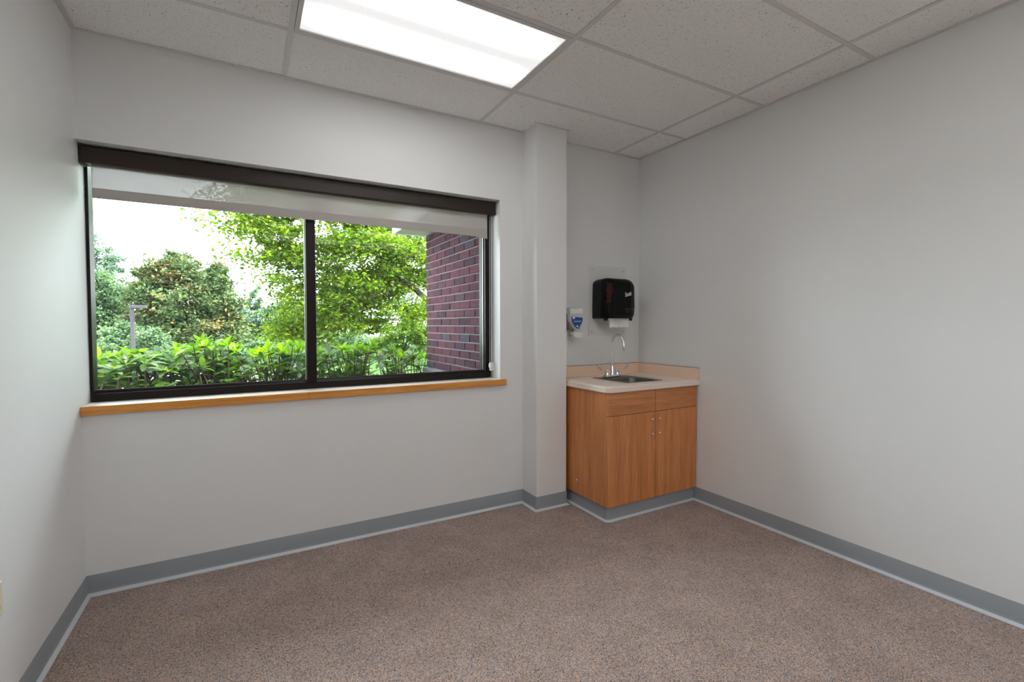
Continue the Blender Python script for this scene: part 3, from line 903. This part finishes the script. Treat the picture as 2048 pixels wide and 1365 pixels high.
# blue label: lower part of the shield, thin raised film
ztop = AZ1 - 0.072
lab = []
for x, z in shield(0.88):
    lab.append((x, min(z, ztop - 0.10 * (x - acx))))
seen = []
for p in lab:
    if not seen or (Vector(p) - Vector(seen[-1])).length > 1e-4: seen.append(p)
lb = mk('label', loft([[(x, AYF + 0.001, z) for x, z in seen], [(x, AYF - 0.0009, z) for x, z in seen]]), 'blue', so)
cap_prof = [(YB - 0.014, AZ1 - 0.045), (YB - 0.014, AZ1 - 0.002), (YB - 0.05, AZ1), (AYF + 0.030, AZ1 - 0.003), (AYF + 0.012, AZ1 - 0.010), (AYF + 0.004, AZ1 - 0.026), (AYF + 0.004, AZ1 - 0.050), (AYF + 0.03, AZ1 - 0.048)]
cb = prism(cap_prof, 'x', AX0, AX1)
bmesh.ops.bevel(cb, geom=[e_ for e_ in cb.edges], offset=0.004, segments=2, affect='EDGES')
mk('cap', cb, 'white', so, smooth=True)
lev = []
for k in range(9):
    a = PI * k / 8
    lev.append((acx - 0.052 * math.cos(a), AZ0 + 0.052 - 0.048 * math.sin(a) ** 0.8))
mk('push_lever', loft([[(x, AYF + 0.024, z) for x, z in lev], [(x, AYF - 0.008, z) for x, z in lev], [(acx + (x - acx) * 0.92, AYF - 0.014, AZ0 + 0.050 + (z - AZ0 - 0.052) * 0.92) for x, z in lev]]), 'white', so, smooth=True)
text_mesh('product_lettering', 'InstantFOAM', 0.0125, 'ink', lb, Matrix.Translation((acx + 0.002, AYF - 0.0013, AZ0 + 0.132)) @ front, bold=0.0002)
mk('emblem', prism([(acx, AZ0 + 0.086), (acx + 0.009, AZ0 + 0.095), (acx, AZ0 + 0.104), (acx - 0.009, AZ0 + 0.095)], 'y', AYF - 0.0018, AYF - 0.0010), 'ink', lb)
mk('logo_swoosh', prism([(acx - 0.046, AZ0 + 0.155), (acx - 0.020, AZ0 + 0.158), (acx - 0.022, AZ0 + 0.164), (acx - 0.046, AZ0 + 0.163)], 'y', AYF - 0.0018, AYF - 0.0010), 'ink', lb)
mk('logo_oval', lathe([(0.011, 0.0), (0.011, -0.0006)], (acx - 0.034, AYF - 0.0010, AZ0 + 0.160), 14, 'y'), 'ink', lb)

# electrical outlet at the photo's left edge
ot = empty('wall_outlet', (XL, 2.04, 0.40))
tag(ot, 'almond electrical outlet cover low on the left wall', 'outlet')
mk('cover_plate', box(XL + 0.0005, XL + 0.006, 2.006, 2.076, 0.396, 0.506, 0.002), 'almond', ot)
for z in (0.4315, 0.4705):
    rc = mk('receptacle', box(XL + 0.006, XL + 0.0085, 2.0245, 2.0575, z - 0.0145, z + 0.0145, 0.002), 'almond', ot)
    for y in (2.0347, 2.0473): mk('slot', box(XL + 0.0084, XL + 0.0089, y - 0.001, y + 0.001, z - 0.004, z + 0.006), 'black', rc)

# ================================================================== outside: ground, wing wall, eave
S(mk('ground', prism([(-40, -0.6), (40, -0.6), (40, -0.2), (-40, -0.2)], 'y', 3.2, 7.2), 'mulch'))
S(mk('ground_pavement', prism([(7.2, -0.6), (26, -1.3), (26, -0.9), (7.2, -0.2)], 'x', -40, 0.4), 'pavement'))
S(mk('ground_lawn', prism([(7.2, -0.6), (26, -1.3), (26, -0.9), (7.2, -0.2)], 'x', 0.4, 40), 'grass'))
S(mk('ground_meadow', prism([(26, -1.3), (110, -1.9), (110, -1.5), (26, -0.9)], 'x', -90, 90), 'grass'))

WX, WY1, WZT = 1.540, 4.405, 2.203
bw = S(empty('wall_brick_wing', (WX + 0.05, 3.8, -0.2)))
mk('mortar_core', box(WX + 0.006, WX + 1.6, YO + 0.001, WY1 - 0.006, 0.905, WZT), 'mortar', bw)
mk('footing', box(WX - 0.035, WX + 1.6, YO + 0.001, WY1 + 0.035, -0.25, 0.905, 0.004), 'concrete', bw)
BL, BH, JT = 0.194, 0.0567, 0.0107
bc = {}
rnd = random.Random(7)
def brickmesh(l):
    if l not in bc:
        lst = []
        for v in range(3):
            b = box(-0.045, 0.045, -l / 2, l / 2, -BH / 2, BH / 2, 0.0016, 1)
            for vt in b.verts: vt.co += Vector((rnd.uniform(-.0008, .0008), rnd.uniform(-.001, .001), rnd.uniform(-.0008, .0008)))
            me = bpy.data.meshes.new('brick'); bmesh.ops.recalc_face_normals(b, faces=b.faces); b.to_mesh(me); b.free(); me.materials.append(MT['brick'])
            lst.append(me)
        bc[l] = lst
    return bc[l]
z = 0.905 + JT + BH / 2
row = 0
while z < WZT - BH / 2:
    y = WY1
    first = 0.092 if row % 2 else BL
    while y > YO + 0.02:
        l = first if y == WY1 else BL
        l = min(l, round(y - YO - 0.003, 4))
        if l < 0.03: break
        inst('brick', rnd.choice(brickmesh(l)), (WX + 0.045 + rnd.uniform(-0.0015, 0.0015), y - l / 2, z), bw)
        y -= l + JT
    z += BH + JT
    row += 1
# wing eave: fascia boards, soffit boards, sloping roof
ev = empty('roof_eave', (1.9, 4.2, 2.27))
tag(ev, 'white fascia and cream soffit of the roof edge over the brick wall', 'roof eave')
EX0, EY1, EZ = 1.246, 4.528, 2.204
mk('fascia_board', box(EX0, EX0 + 0.020, YO + 0.002, EY1, EZ, EZ + 0.19, 0.002), 'whitepaint', ev)
mk('fascia_board', box(EX0 + 0.0205, 3.2, EY1 - 0.020, EY1, EZ, EZ + 0.19, 0.002), 'whitepaint', ev)
mk('corner_cap', box(EX0 - 0.004, EX0 + 0.010, EY1 - 0.010, EY1 + 0.004, EZ - 0.004, EZ + 0.19, 0.001), 'whitepaint', ev)
nb = 10
x = EX0 + 0.021
for k in range(nb):
    mk('soffit_board', box(x, x + 0.094, YO + 0.002, EY1 - 0.0205, EZ + 0.006 + 0.002 * (k % 2), EZ + 0.016), 'soffit', ev)
    x += 0.097
mk('roof_slope', prism([(EX0 - 0.02, EZ + 0.191), (3.2, EZ + 0.95), (3.2, EZ + 0.98), (EX0 - 0.02, EZ + 0.215)], 'y', YO + 0.002, EY1 + 0.02), 'roof', ev)

# lamp post in the car park
LPp = at(266, 690, 21.0)
lp = empty('street_lamp', (LPp.x, 21.0, -0.72))
tag(lp, 'dark bronze parking lot lamp post with one box head', 'street lamp')
ztop = at(266, 616, 21.0).z
mk('pole', box(LPp.x - 0.055, LPp.x + 0.055, 20.945, 21.055, -0.6, ztop, 0.008), 'pole', lp)
mk('lamp_head', box(LPp.x - 0.06, LPp.x + 0.42, 20.86, 21.14, ztop - 0.01, ztop + 0.09, 0.015), 'pole', lp)
mk('base_plate', box(LPp.x - 0.2, LPp.x + 0.2, 20.8, 21.2, -0.78, -0.59, 0.02), 'concrete', lp)

# ================================================================== plants
def leaves_mesh(name, pos, size, rng, flat=0.5, width=0.5, tint=None, mat=None):
    """one folded blade per leaf: 4 vertices, 2 triangles"""
    n = len(pos)
    pos = np.asarray(pos)
    d = rng.normal(size=(n, 3)); d[:, 2] = d[:, 2] * (1 - flat) - 0.12
    d /= np.linalg.norm(d, axis=1)[:, None]
    up = rng.normal(size=(n, 3)) * 0.55 + np.array([0, 0, 1.0])
    s = np.cross(d, up); s /= np.linalg.norm(s, axis=1)[:, None]
    nrm = np.cross(s, d)
    L = (size * rng.uniform(0.65, 1.2, n))[:, None]
    v = np.empty((n, 4, 3))
    v[:, 0] = pos
    v[:, 1] = pos + d * L * 0.5 + s * L * width * 0.5 + nrm * L * 0.10
    v[:, 2] = pos + d * L
    v[:, 3] = pos + d * L * 0.5 - s * L * width * 0.5 + nrm * L * 0.10
    me = bpy.data.meshes.new(name)
    me.vertices.add(n * 4); me.vertices.foreach_set('co', v.reshape(-1))
    idx = np.arange(n)[:, None] * 4
    tri = np.concatenate([idx + [0, 1, 2], idx + [0, 2, 3]], 1).reshape(-1)
    me.loops.add(n * 6); me.loops.foreach_set('vertex_index', tri.astype(np.int32))
    me.polygons.add(n * 2); me.polygons.foreach_set('loop_start', np.arange(0, n * 6, 3, dtype=np.int32))
    me.polygons.foreach_set('loop_total', np.full(n * 2, 3, dtype=np.int32))
    a = me.attributes.new('tint', 'FLOAT', 'POINT')
    tv = rng.uniform(0, 1, n) if tint is None else np.asarray(tint)
    a.data.foreach_set('value', np.repeat(tv, 4).astype(np.float32))
    me.update(); me.validate()
    me.materials.append(mat)
    return me

def blob_points(rng, c, r, n, shell=0.12):
    """points in an ellipsoid, gathered in leafy clumps"""
    nc = max(5, n // 90)
    u = rng.normal(size=(nc, 3)); u /= np.linalg.norm(u, axis=1)[:, None]
    q = rng.uniform(shell, 1, nc) ** 0.5
    cc = u * q[:, None]
    sz = rng.uniform(0.07, 0.17, nc)
    k = rng.integers(0, nc, n)
    p = cc[k] + rng.normal(size=(n, 3)) * sz[k][:, None] * np.array([1.15, 1.15, 0.75])
    return np.asarray(c) + p * np.asarray(r)

G = lambda *a: tuple(a)
LM = {
 'near': leafmat('near_tree_leaf', [(0.0, G(.035, .078, .012)), (.45, G(.080, .145, .016)), (.8, G(.16, .22, .020)), (1, G(.23, .28, .026))], (1.5, 1.7, .50), mixf=0.5, k=0.80),
 'maple': leafmat('russet_tree_leaf', [(0.0, G(.045, .085, .04)), (.5, G(.075, .12, .05)), (.62, G(.12, .14, .055)), (.78, G(.21, .15, .065)), (1, G(.30, .165, .075))], (1.1, 1.1, .7), mixf=0.34, k=1.0),
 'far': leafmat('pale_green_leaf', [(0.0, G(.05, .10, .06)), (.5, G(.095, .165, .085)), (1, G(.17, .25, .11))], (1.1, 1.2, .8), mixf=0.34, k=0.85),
 'haze': leafmat('distant_hazed_leaf', [(0.0, G(.09, .15, .12)), (.5, G(.14, .215, .15)), (1, G(.21, .29, .18))], (1.0, 1.1, .9), mixf=0.34, k=0.85),  # paler, bluer leaves: air haze put into the colour
 'bright': leafmat('bright_bush_leaf', [(0.0, G(.06, .13, .03)), (.5, G(.13, .22, .045)), (1, G(.24, .33, .06))], (1.4, 1.5, .6), mixf=0.42, k=0.75),
 'dark': leafmat('dark_conifer_leaf', [(0.0, G(.03, .06, .04)), (1, G(.06, .10, .055))], (1, 1, .8), mixf=0.2),
}

def far_tree(name, label, cat, group, base, blobs, n, size, lm, seed, trunk_r=0.10, bark='greybark', tint=None, width=0.72, trunk_top=0.75):
    """blobs: (px, py, Y, radius px x, radius px z)"""
    rng = np.random.default_rng(seed)
    bx, by, bz = base
    t = empty(name, base)
    tag(t, label, cat, group)
    pts = []
    A = sum(b[3] * b[4] for b in blobs)
    top = None
    for px, py, Y, rx, rz in blobs:
        c = at(px, py, Y)
        k = (c - Vector((0, 0, CAMH))).dot(F) / FPX
        m = int(n * rx * rz / A)
        pts.append(blob_points(rng, c, (rx * k, (rx + rz) / 2 * k, rz * k), m))
        if top is None or c.z > top.z: top = c
    pts = np.concatenate(pts)
    tv = None
    if tint == 'russet':
        zmin, zmax = pts[:, 2].min(), pts[:, 2].max()
        # flushes of russet new leaves grow in patches on the outside of the crown
        ph = np.sin(pts[:, 0] * 1.7 + 1.3 * np.sin(pts[:, 2] * 1.9)) * np.cos(pts[:, 2] * 1.5 + pts[:, 1])
        tv = np.clip(rng.uniform(0, 0.72, len(pts)) + 0.30 * np.clip(ph + 0.25 * rng.normal(size=len(pts)), 0, 1), 0, 1)
    fo = link(bpy.data.objects.new('foliage', leaves_mesh('foliage', pts, size, rng, 0.4, width, tv, LM[lm])), t)
    fo['kind'] = 'stuff'
    cz = top.z
    rr = random.Random(seed)
    mid = [(bx + (top.x - bx) * f + rr.uniform(-.1, .1) * (0 < f < 1), by + (top.y - by) * f, bz + (cz - bz) * f) for f in (0, .25, .5, .75, 1)]
    mk('trunk', tube(mid, [trunk_r, trunk_r * .85, trunk_r * .65, trunk_r * .4, trunk_r * .15], 8), bark, t, smooth=True)
    for k in range(5):
        b = blobs[k % len(blobs)]
        c = at(b[0] + rr.uniform(-.4, .4) * b[3], b[1] + rr.uniform(-.3, .3) * b[4], b[2])
        f = rr.uniform(0.35, 0.7)
        s = Vector(mid[0]).lerp(Vector(mid[-1]), f)
        q = [s, s.lerp(c, .5) + Vector((0, 0, -.1)), c]
        mk('branch', tube(q, [trunk_r * .45, trunk_r * .3, trunk_r * .1], 6), bark, t, smooth=True)
    return t

TG = 'trees beyond the car park'
def gz(Y): return -0.9 - 0.6 * (Y - 26) / 84 if Y > 26 else (-0.2 - 0.7 * (Y - 7.2) / 18.8 if Y > 7.2 else -0.2)
def gb(px, Y): p = at(px, 690, Y); return (p.x, Y, gz(Y))
far_tree('russet_tree', 'broad round tree with russet orange leaf tips behind the hedge', 'tree', TG, gb(372, 27),
         [(372, 620, 27, 78, 82), (345, 545, 27, 50, 42), (300, 580, 27, 42, 48), (405, 560, 27, 46, 44), (440, 610, 27, 40, 48), (455, 655, 27, 32, 40), (310, 650, 27.5, 56, 52), (400, 675, 27, 84, 50), (330, 690, 27, 60, 40), (340, 520, 27, 22, 17), (285, 560, 27, 24, 20), (430, 545, 27.3, 22, 20)],
         60000, 0.165, 'maple', 3, 0.16, 'bark', 'russet')
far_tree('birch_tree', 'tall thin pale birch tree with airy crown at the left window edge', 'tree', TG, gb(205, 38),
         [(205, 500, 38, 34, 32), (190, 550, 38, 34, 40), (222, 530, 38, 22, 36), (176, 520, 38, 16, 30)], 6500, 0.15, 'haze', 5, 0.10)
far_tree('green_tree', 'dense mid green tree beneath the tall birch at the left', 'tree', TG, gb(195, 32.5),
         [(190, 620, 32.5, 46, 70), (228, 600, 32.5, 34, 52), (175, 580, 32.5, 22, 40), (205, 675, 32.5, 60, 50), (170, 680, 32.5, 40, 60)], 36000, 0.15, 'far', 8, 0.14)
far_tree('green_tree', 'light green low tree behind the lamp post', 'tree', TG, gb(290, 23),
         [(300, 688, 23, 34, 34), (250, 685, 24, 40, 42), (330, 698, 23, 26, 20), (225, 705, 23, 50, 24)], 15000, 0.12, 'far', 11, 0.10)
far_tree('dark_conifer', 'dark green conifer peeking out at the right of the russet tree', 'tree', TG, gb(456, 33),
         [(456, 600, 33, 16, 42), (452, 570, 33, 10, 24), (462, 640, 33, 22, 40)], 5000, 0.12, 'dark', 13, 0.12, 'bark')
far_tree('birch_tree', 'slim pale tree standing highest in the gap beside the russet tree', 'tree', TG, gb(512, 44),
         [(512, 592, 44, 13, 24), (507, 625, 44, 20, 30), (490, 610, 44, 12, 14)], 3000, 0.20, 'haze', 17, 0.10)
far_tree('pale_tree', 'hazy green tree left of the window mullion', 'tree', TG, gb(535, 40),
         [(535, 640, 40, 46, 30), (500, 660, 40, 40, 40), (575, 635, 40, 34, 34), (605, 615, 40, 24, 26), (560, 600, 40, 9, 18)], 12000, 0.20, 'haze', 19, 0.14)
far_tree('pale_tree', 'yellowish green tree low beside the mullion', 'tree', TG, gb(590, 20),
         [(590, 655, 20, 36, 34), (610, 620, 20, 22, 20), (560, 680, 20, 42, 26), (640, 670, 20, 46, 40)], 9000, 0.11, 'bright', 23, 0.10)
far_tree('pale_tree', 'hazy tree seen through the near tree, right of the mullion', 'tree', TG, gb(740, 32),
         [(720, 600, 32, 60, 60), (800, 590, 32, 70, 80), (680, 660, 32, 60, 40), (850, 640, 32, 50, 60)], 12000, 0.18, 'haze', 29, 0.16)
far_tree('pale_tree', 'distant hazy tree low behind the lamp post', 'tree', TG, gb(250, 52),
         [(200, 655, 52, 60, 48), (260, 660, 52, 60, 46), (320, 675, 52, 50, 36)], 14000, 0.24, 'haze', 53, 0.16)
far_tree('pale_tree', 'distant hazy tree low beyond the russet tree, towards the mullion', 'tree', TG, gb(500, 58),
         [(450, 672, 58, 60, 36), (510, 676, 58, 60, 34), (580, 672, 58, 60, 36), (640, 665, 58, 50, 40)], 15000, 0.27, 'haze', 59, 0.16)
far_tree('green_bush', 'sunlit light green bush beside the brick wall above the hedge', 'bush', None, gb(800, 10.5),
         [(795, 668, 10.5, 34, 26), (832, 662, 10.5, 30, 30), (770, 690, 10.5, 30, 22), (860, 680, 10.5, 34, 34), (815, 640, 10.5, 22, 14)], 14000, 0.055, 'bright', 31, 0.05, 'bark')
far_tree('green_bush', 'low dark green understory bush behind the middle of the hedge', 'bush', None, gb(420, 18),
         [(420, 702, 18, 70, 18), (500, 700, 18, 40, 20), (560, 700, 18, 50, 16), (350, 705, 18, 40, 12)], 9000, 0.10, 'far', 37, 0.05, 'bark')

far_tree('green_bush', 'shaded green bush behind the hedge right of the mullion', 'bush', None, gb(690, 13.5),
         [(660, 690, 13.5, 46, 24), (720, 685, 13.5, 50, 28), (770, 700, 13.5, 50, 22), (830, 705, 13.5, 50, 24), (640, 712, 13.5, 50, 16)], 12000, 0.075, 'far', 41, 0.05, 'bark')
# near tree to the right: trunk beyond the brick wall, long boughs reaching left
nt_base = at(905, 690, 8.2)
nt = empty('leafy_tree', (nt_base.x, 8.2, -0.24))
tag(nt, 'large bright green tree with dark boughs reaching across the right pane', 'tree')
mk('trunk', tube([(nt_base.x, 8.2, -0.5), (nt_base.x - .05, 8.2, .6), (nt_base.x + .02, 8.15, 1.6), (nt_base.x - .1, 8.1, 2.8), (nt_base.x - .2, 8.0, 4.2)], [.17, .15, .13, .10, .04], 12), 'bark', nt, smooth=True)
bows = [  # pixel way points with depth, radius at root
 ([(900, 660, 8.1), (850, 632, 8.0), (800, 618, 7.8), (740, 612, 7.6), (680, 618, 7.4), (610, 640, 7.3)], .050),
 ([(900, 640, 8.1), (840, 588, 7.8), (808, 560, 7.5), (780, 530, 7.3), (735, 500, 7.1), (690, 480, 7.0)], .060),
 ([(895, 560, 8.1), (830, 540, 8.2), (780, 556, 8.2), (730, 566, 8.0), (660, 575, 7.8), (590, 575, 7.6)], .035),
 ([(890, 480, 8.0), (800, 455, 7.6), (720, 478, 7.3), (640, 490, 7.0), (580, 495, 6.8), (530, 498, 6.7)], .045),
 ([(890, 430, 8.0), (800, 410, 7.6), (720, 400, 7.2), (620, 420, 6.9), (540, 430, 6.7), (480, 432, 6.6)], .045),
 ([(890, 380, 8.0), (800, 360, 7.6), (700, 360, 7.2), (600, 375, 6.9), (540, 392, 6.8)], .045),
 ([(808, 560, 7.5), (760, 590, 7.2), (700, 600, 6.9), (650, 602, 6.8)], .020),
 ([(740, 612, 7.6), (700, 640, 7.3), (660, 655, 7.1), (620, 662, 7.0)], .016),
 ([(735, 500, 7.1), (680, 530, 6.9), (640, 548, 6.8), (600, 532, 6.8)], .018),
 ([(800, 455, 7.6), (840, 500, 7.0), (800, 520, 6.8)], .018),
]
rng = np.random.default_rng(101)
cl_pts = []
for pts_, r in bows:
    P3 = [at(*p) for p in pts_]
    # smooth curve through the way points
    cv = []
    for i in range(len(P3) - 1):
        p0, p1, p2, p3 = P3[max(i - 1, 0)], P3[i], P3[i + 1], P3[min(i + 2, len(P3) - 1)]
        for k in range(5):
            f = k / 5
            cv.append(0.5 * ((2 * p1) + (p2 - p0) * f + (2 * p0 - 5 * p1 + 4 * p2 - p3) * f * f + (3 * p1 - p0 - 3 * p2 + p3) * f ** 3))
    cv.append(P3[-1])
    bo = mk('bough', tube(cv, [r * (1 - 0.85 * i / (len(cv) - 1)) for i in range(len(cv))], 8), 'bark', nt, smooth=True)
    rr = random.Random(int(r * 1e4) + len(cv))
    for i in range(3, len(cv), 2):
        for s in range(2):
            d = Vector((rr.uniform(-1, .4), rr.uniform(-1, 1), rr.uniform(-.55, .5))).normalized() * rr.uniform(.22, .5)
            tw = cv[i] + d
            cl_pts.append((tw, r))
            if s == 0:
                mk('twig', tube([cv[i], cv[i] + d * .55 + Vector((0, 0, .03)), tw], [r * .22 + .002, .004, .002], 5), 'bark', bo)
allp = []
for c, r in cl_pts:
    m = 190
    q = rng.normal(size=(m, 3)) * np.array([.15, .17, .060])
    allp.append(np.asarray(c) + q)
# full crown between the boughs (pixel blobs at their depths)
for px, py, Y, rx, rz, m in ((700, 470, 7.4, 66, 45, 2200), (790, 490, 7.6, 60, 55, 2600), (840, 520, 7.9, 40, 60, 1800), (690, 570, 7.5, 60, 34, 1800), (660, 625, 7.4, 40, 34, 1300), (720, 650, 7.7, 46, 24, 1200),
                             (770, 575, 7.8, 60, 40, 1800), (566, 490, 6.9, 44, 17, 900), (545, 512, 6.9, 18, 8, 160), (592, 515, 6.9, 20, 28, 700), (512, 432, 6.8, 36, 10, 420), (575, 445, 6.9, 40, 20, 1100), (592, 572, 7.2, 22, 7, 220), (640, 400, 7.0, 80, 34, 1500),
                             (545, 405, 6.9, 30, 12, 260), (740, 400, 7.4, 70, 36, 1400), (830, 400, 7.8, 60, 40, 1300), (600, 650, 7.6, 20, 22, 400)):
    c = at(px, py, Y)
    k = (c - Vector((0, 0, CAMH))).dot(F) / FPX
    allp.append(blob_points(rng, c, (rx * k, .55, rz * k), int(m * 1.45), 0.1))
allp = np.concatenate(allp)
fo = link(bpy.data.objects.new('foliage', leaves_mesh('foliage', allp, 0.066, rng, 0.45, 0.55, None, LM['near'])), nt)
fo['kind'] = 'stuff'

# rhododendron hedge: five shrubs, each with stems and single leaves in whorls
LM['rhodo'] = leafmat('rhododendron_leaf', [(0.0, G(.028, .070, .018)), (.4, G(.045, .110, .020)), (.7, G(.080, .17, .022)), (1, G(.14, .23, .028))], (1.7, 1.8, .40), rough=0.36, objrandom=True, mixf=0.42, spec=0.22, k=0.58)
LM['rhodo2'] = leafmat('rhododendron_new_leaf', [(0.0, G(.105, .22, .02)), (.5, G(.16, .30, .022)), (1, G(.235, .38, .025))], (1.4, 1.6, .35), rough=0.45, objrandom=True, mixf=0.5, spec=0.2, k=0.58)
def rleaf(L, W, droop, mat, seed):
    """blade: 5 stations x 3 points, folded along the midrib, drooping tip, short stalk"""
    bm = bmesh.new()
    st = [(0.0, .06), (.14, .10), (.34, .72), (.60, 1.0), (.84, .70), (1.0, .10)]
    rows = []
    for f, w in st:
        x = f * L; zc = -droop * L * f * f
        hw = W * w / 2
        rows.append([bm.verts.new((x, -hw, zc + hw * .28)), bm.verts.new((x, 0, zc)), bm.verts.new((x, hw, zc + hw * .28))])
    for a, b in zip(rows, rows[1:]):
        for k in (0, 1): bm.faces.new((a[k], b[k], b[k + 1], a[k + 1]))
    me = bpy.data.meshes.new('leaf'); bm.to_mesh(me); bm.free()
    me.polygons.foreach_set('use_smooth', [True] * len(me.polygons))
    me.materials.append(LM[mat]); return me
old = [rleaf(.112, .043, .20, 'rhodo', 0), rleaf(.098, .040, .10, 'rhodo', 1), rleaf(.122, .046, .32, 'rhodo', 2)]
new = [rleaf(.100, .040, .08, 'rhodo2', 0), rleaf(.088, .036, .15, 'rhodo2', 1)]
rr = random.Random(12)
# hedge top as seen: (x pixel, y pixel) -> height of the shoots at the hedge's depth
prof = [(150, 706), (230, 706), (300, 700), (350, 688), (430, 676), (480, 690), (520, 695), (560, 690), (600, 684), (650, 690), (700, 690), (760, 684), (790, 692), (830, 700), (880, 702)]
def hedge_top(px):
    for (a, ya), (b, yb) in zip(prof, prof[1:]):
        if a <= px <= b: return ya + (yb - ya) * (px - a) / (b - a)
    return 700
labels = ['dark large-leaved rhododendron nearest the left window jamb', 'rhododendron below the lamp post, second from the left jamb', 'rhododendron with the tallest upright yellow-green shoot before the russet tree',
          'bright yellow-green rhododendron just left of the window mullion', 'dark rhododendron just right of the window mullion', 'rhododendron at the foot of the brick wall']
spans = [(165, 262), (262, 350), (350, 465), (465, 618), (618, 745), (745, 862)]
for si, (a, b) in enumerate(spans):
    mid = (a + b) / 2
    Y0 = [3.85, 3.95, 4.15, 4.25, 4.25, 4.35][si]
    c0 = at(mid, 720, Y0 + .1)
    sh = empty('rhododendron', (c0.x, Y0 + .1, -0.2))
    tag(sh, labels[si], 'shrub', 'rhododendron hedge outside the window')
    nw = int((b - a) / 100 * 32)
    forks = []
    for k in range(4):
        fx = c0.x + (k - 1.5) * .09
        fp = Vector((fx + rr.uniform(-.04, .04), Y0 + .1 + rr.uniform(-.12, .16), .52 + rr.uniform(-.08, .1)))
        forks.append(fp)
        mk('stem', tube([(c0.x + (k - 1.5) * .04, Y0 + .1, -.22), (c0.x + (k - 1.5) * .07, Y0 + .1, .25), fp], [.016, .013, .010], 6), 'stem', sh, smooth=True)
    for w in range(nw):
        px = a + (b - a) * (w + rr.random()) / nw
        tier = rr.random()
        Y = Y0 + rr.uniform(-.18, .45)
        py = hedge_top(px) + (10 + 14 * rr.random() if tier < .32 else 24 + 68 * rr.random()) + (Y - Y0) * 10
        p = at(px, py, Y)
        if p.x > WX - .13 and Y < WY1 + .12: continue
        fresh = tier < .32 and (rr.random() < (.25 if si in (0, 1) else .75 if si in (2, 3) else .45))
        f = min(forks, key=lambda q: (q - p).length + rr.random() * .1)
        bend = f.lerp(p, .55) + Vector((rr.uniform(-.03, .03), rr.uniform(-.03, .03), -.03))
        mk('stem', tube([f, bend, p + Vector((0, 0, .004))], [.007, .005, .0035], 5), 'stem', sh)
        nl = rr.randint(7, 10)
        tilt = Matrix.Rotation(rr.uniform(-.35, .35), 4, 'X') @ Matrix.Rotation(rr.uniform(-.35, .35), 4, 'Y')
        for q in range(nl):
            az = 2 * PI * q / nl + rr.uniform(-.25, .25)
            elv = rr.uniform(.5, 1.25) if fresh else rr.uniform(.0, .95)
            Mx = tilt @ Matrix.Rotation(az, 4, 'Z') @ Matrix.Rotation(-elv, 4, 'Y') @ Matrix.Rotation(rr.uniform(-.3, .3), 4, 'X')
            s = rr.uniform(.75, 1.08)
            inst('leaf', rr.choice(new if fresh else old), p, sh, Mx.to_euler(), (s, s, s))
    # shaded leaves deeper inside, past counting
    bm = bmesh.new()
    for w in range(int((b - a) / 100 * 40)):
        px = a + (b - a) * rr.random()
        Y = Y0 + rr.uniform(-.05, .75)
        p = at(px, hedge_top(px) + 22 + 80 * rr.random() ** .8, Y)
        if p.x > WX - .14 and Y < WY1 + .14: continue
        for q in range(8):
            az = 2 * PI * q / 8 + rr.uniform(-.3, .3)
            Mx = Matrix.Translation(p) @ Matrix.Rotation(az, 4, 'Z') @ Matrix.Rotation(-rr.uniform(-.1, .8), 4, 'Y') @ Matrix.Rotation(rr.uniform(-.4, .4), 4, 'X')
            n0 = len(bm.verts)
            bm.from_mesh(old[q % 3])
            bm.verts.ensure_lookup_table()
            for v in bm.verts[n0:]: v.co = Mx @ v.co
    fo = mk('inner_foliage', bm, LM['rhodo'], sh, recalc=False)
    fo['kind'] = 'stuff'
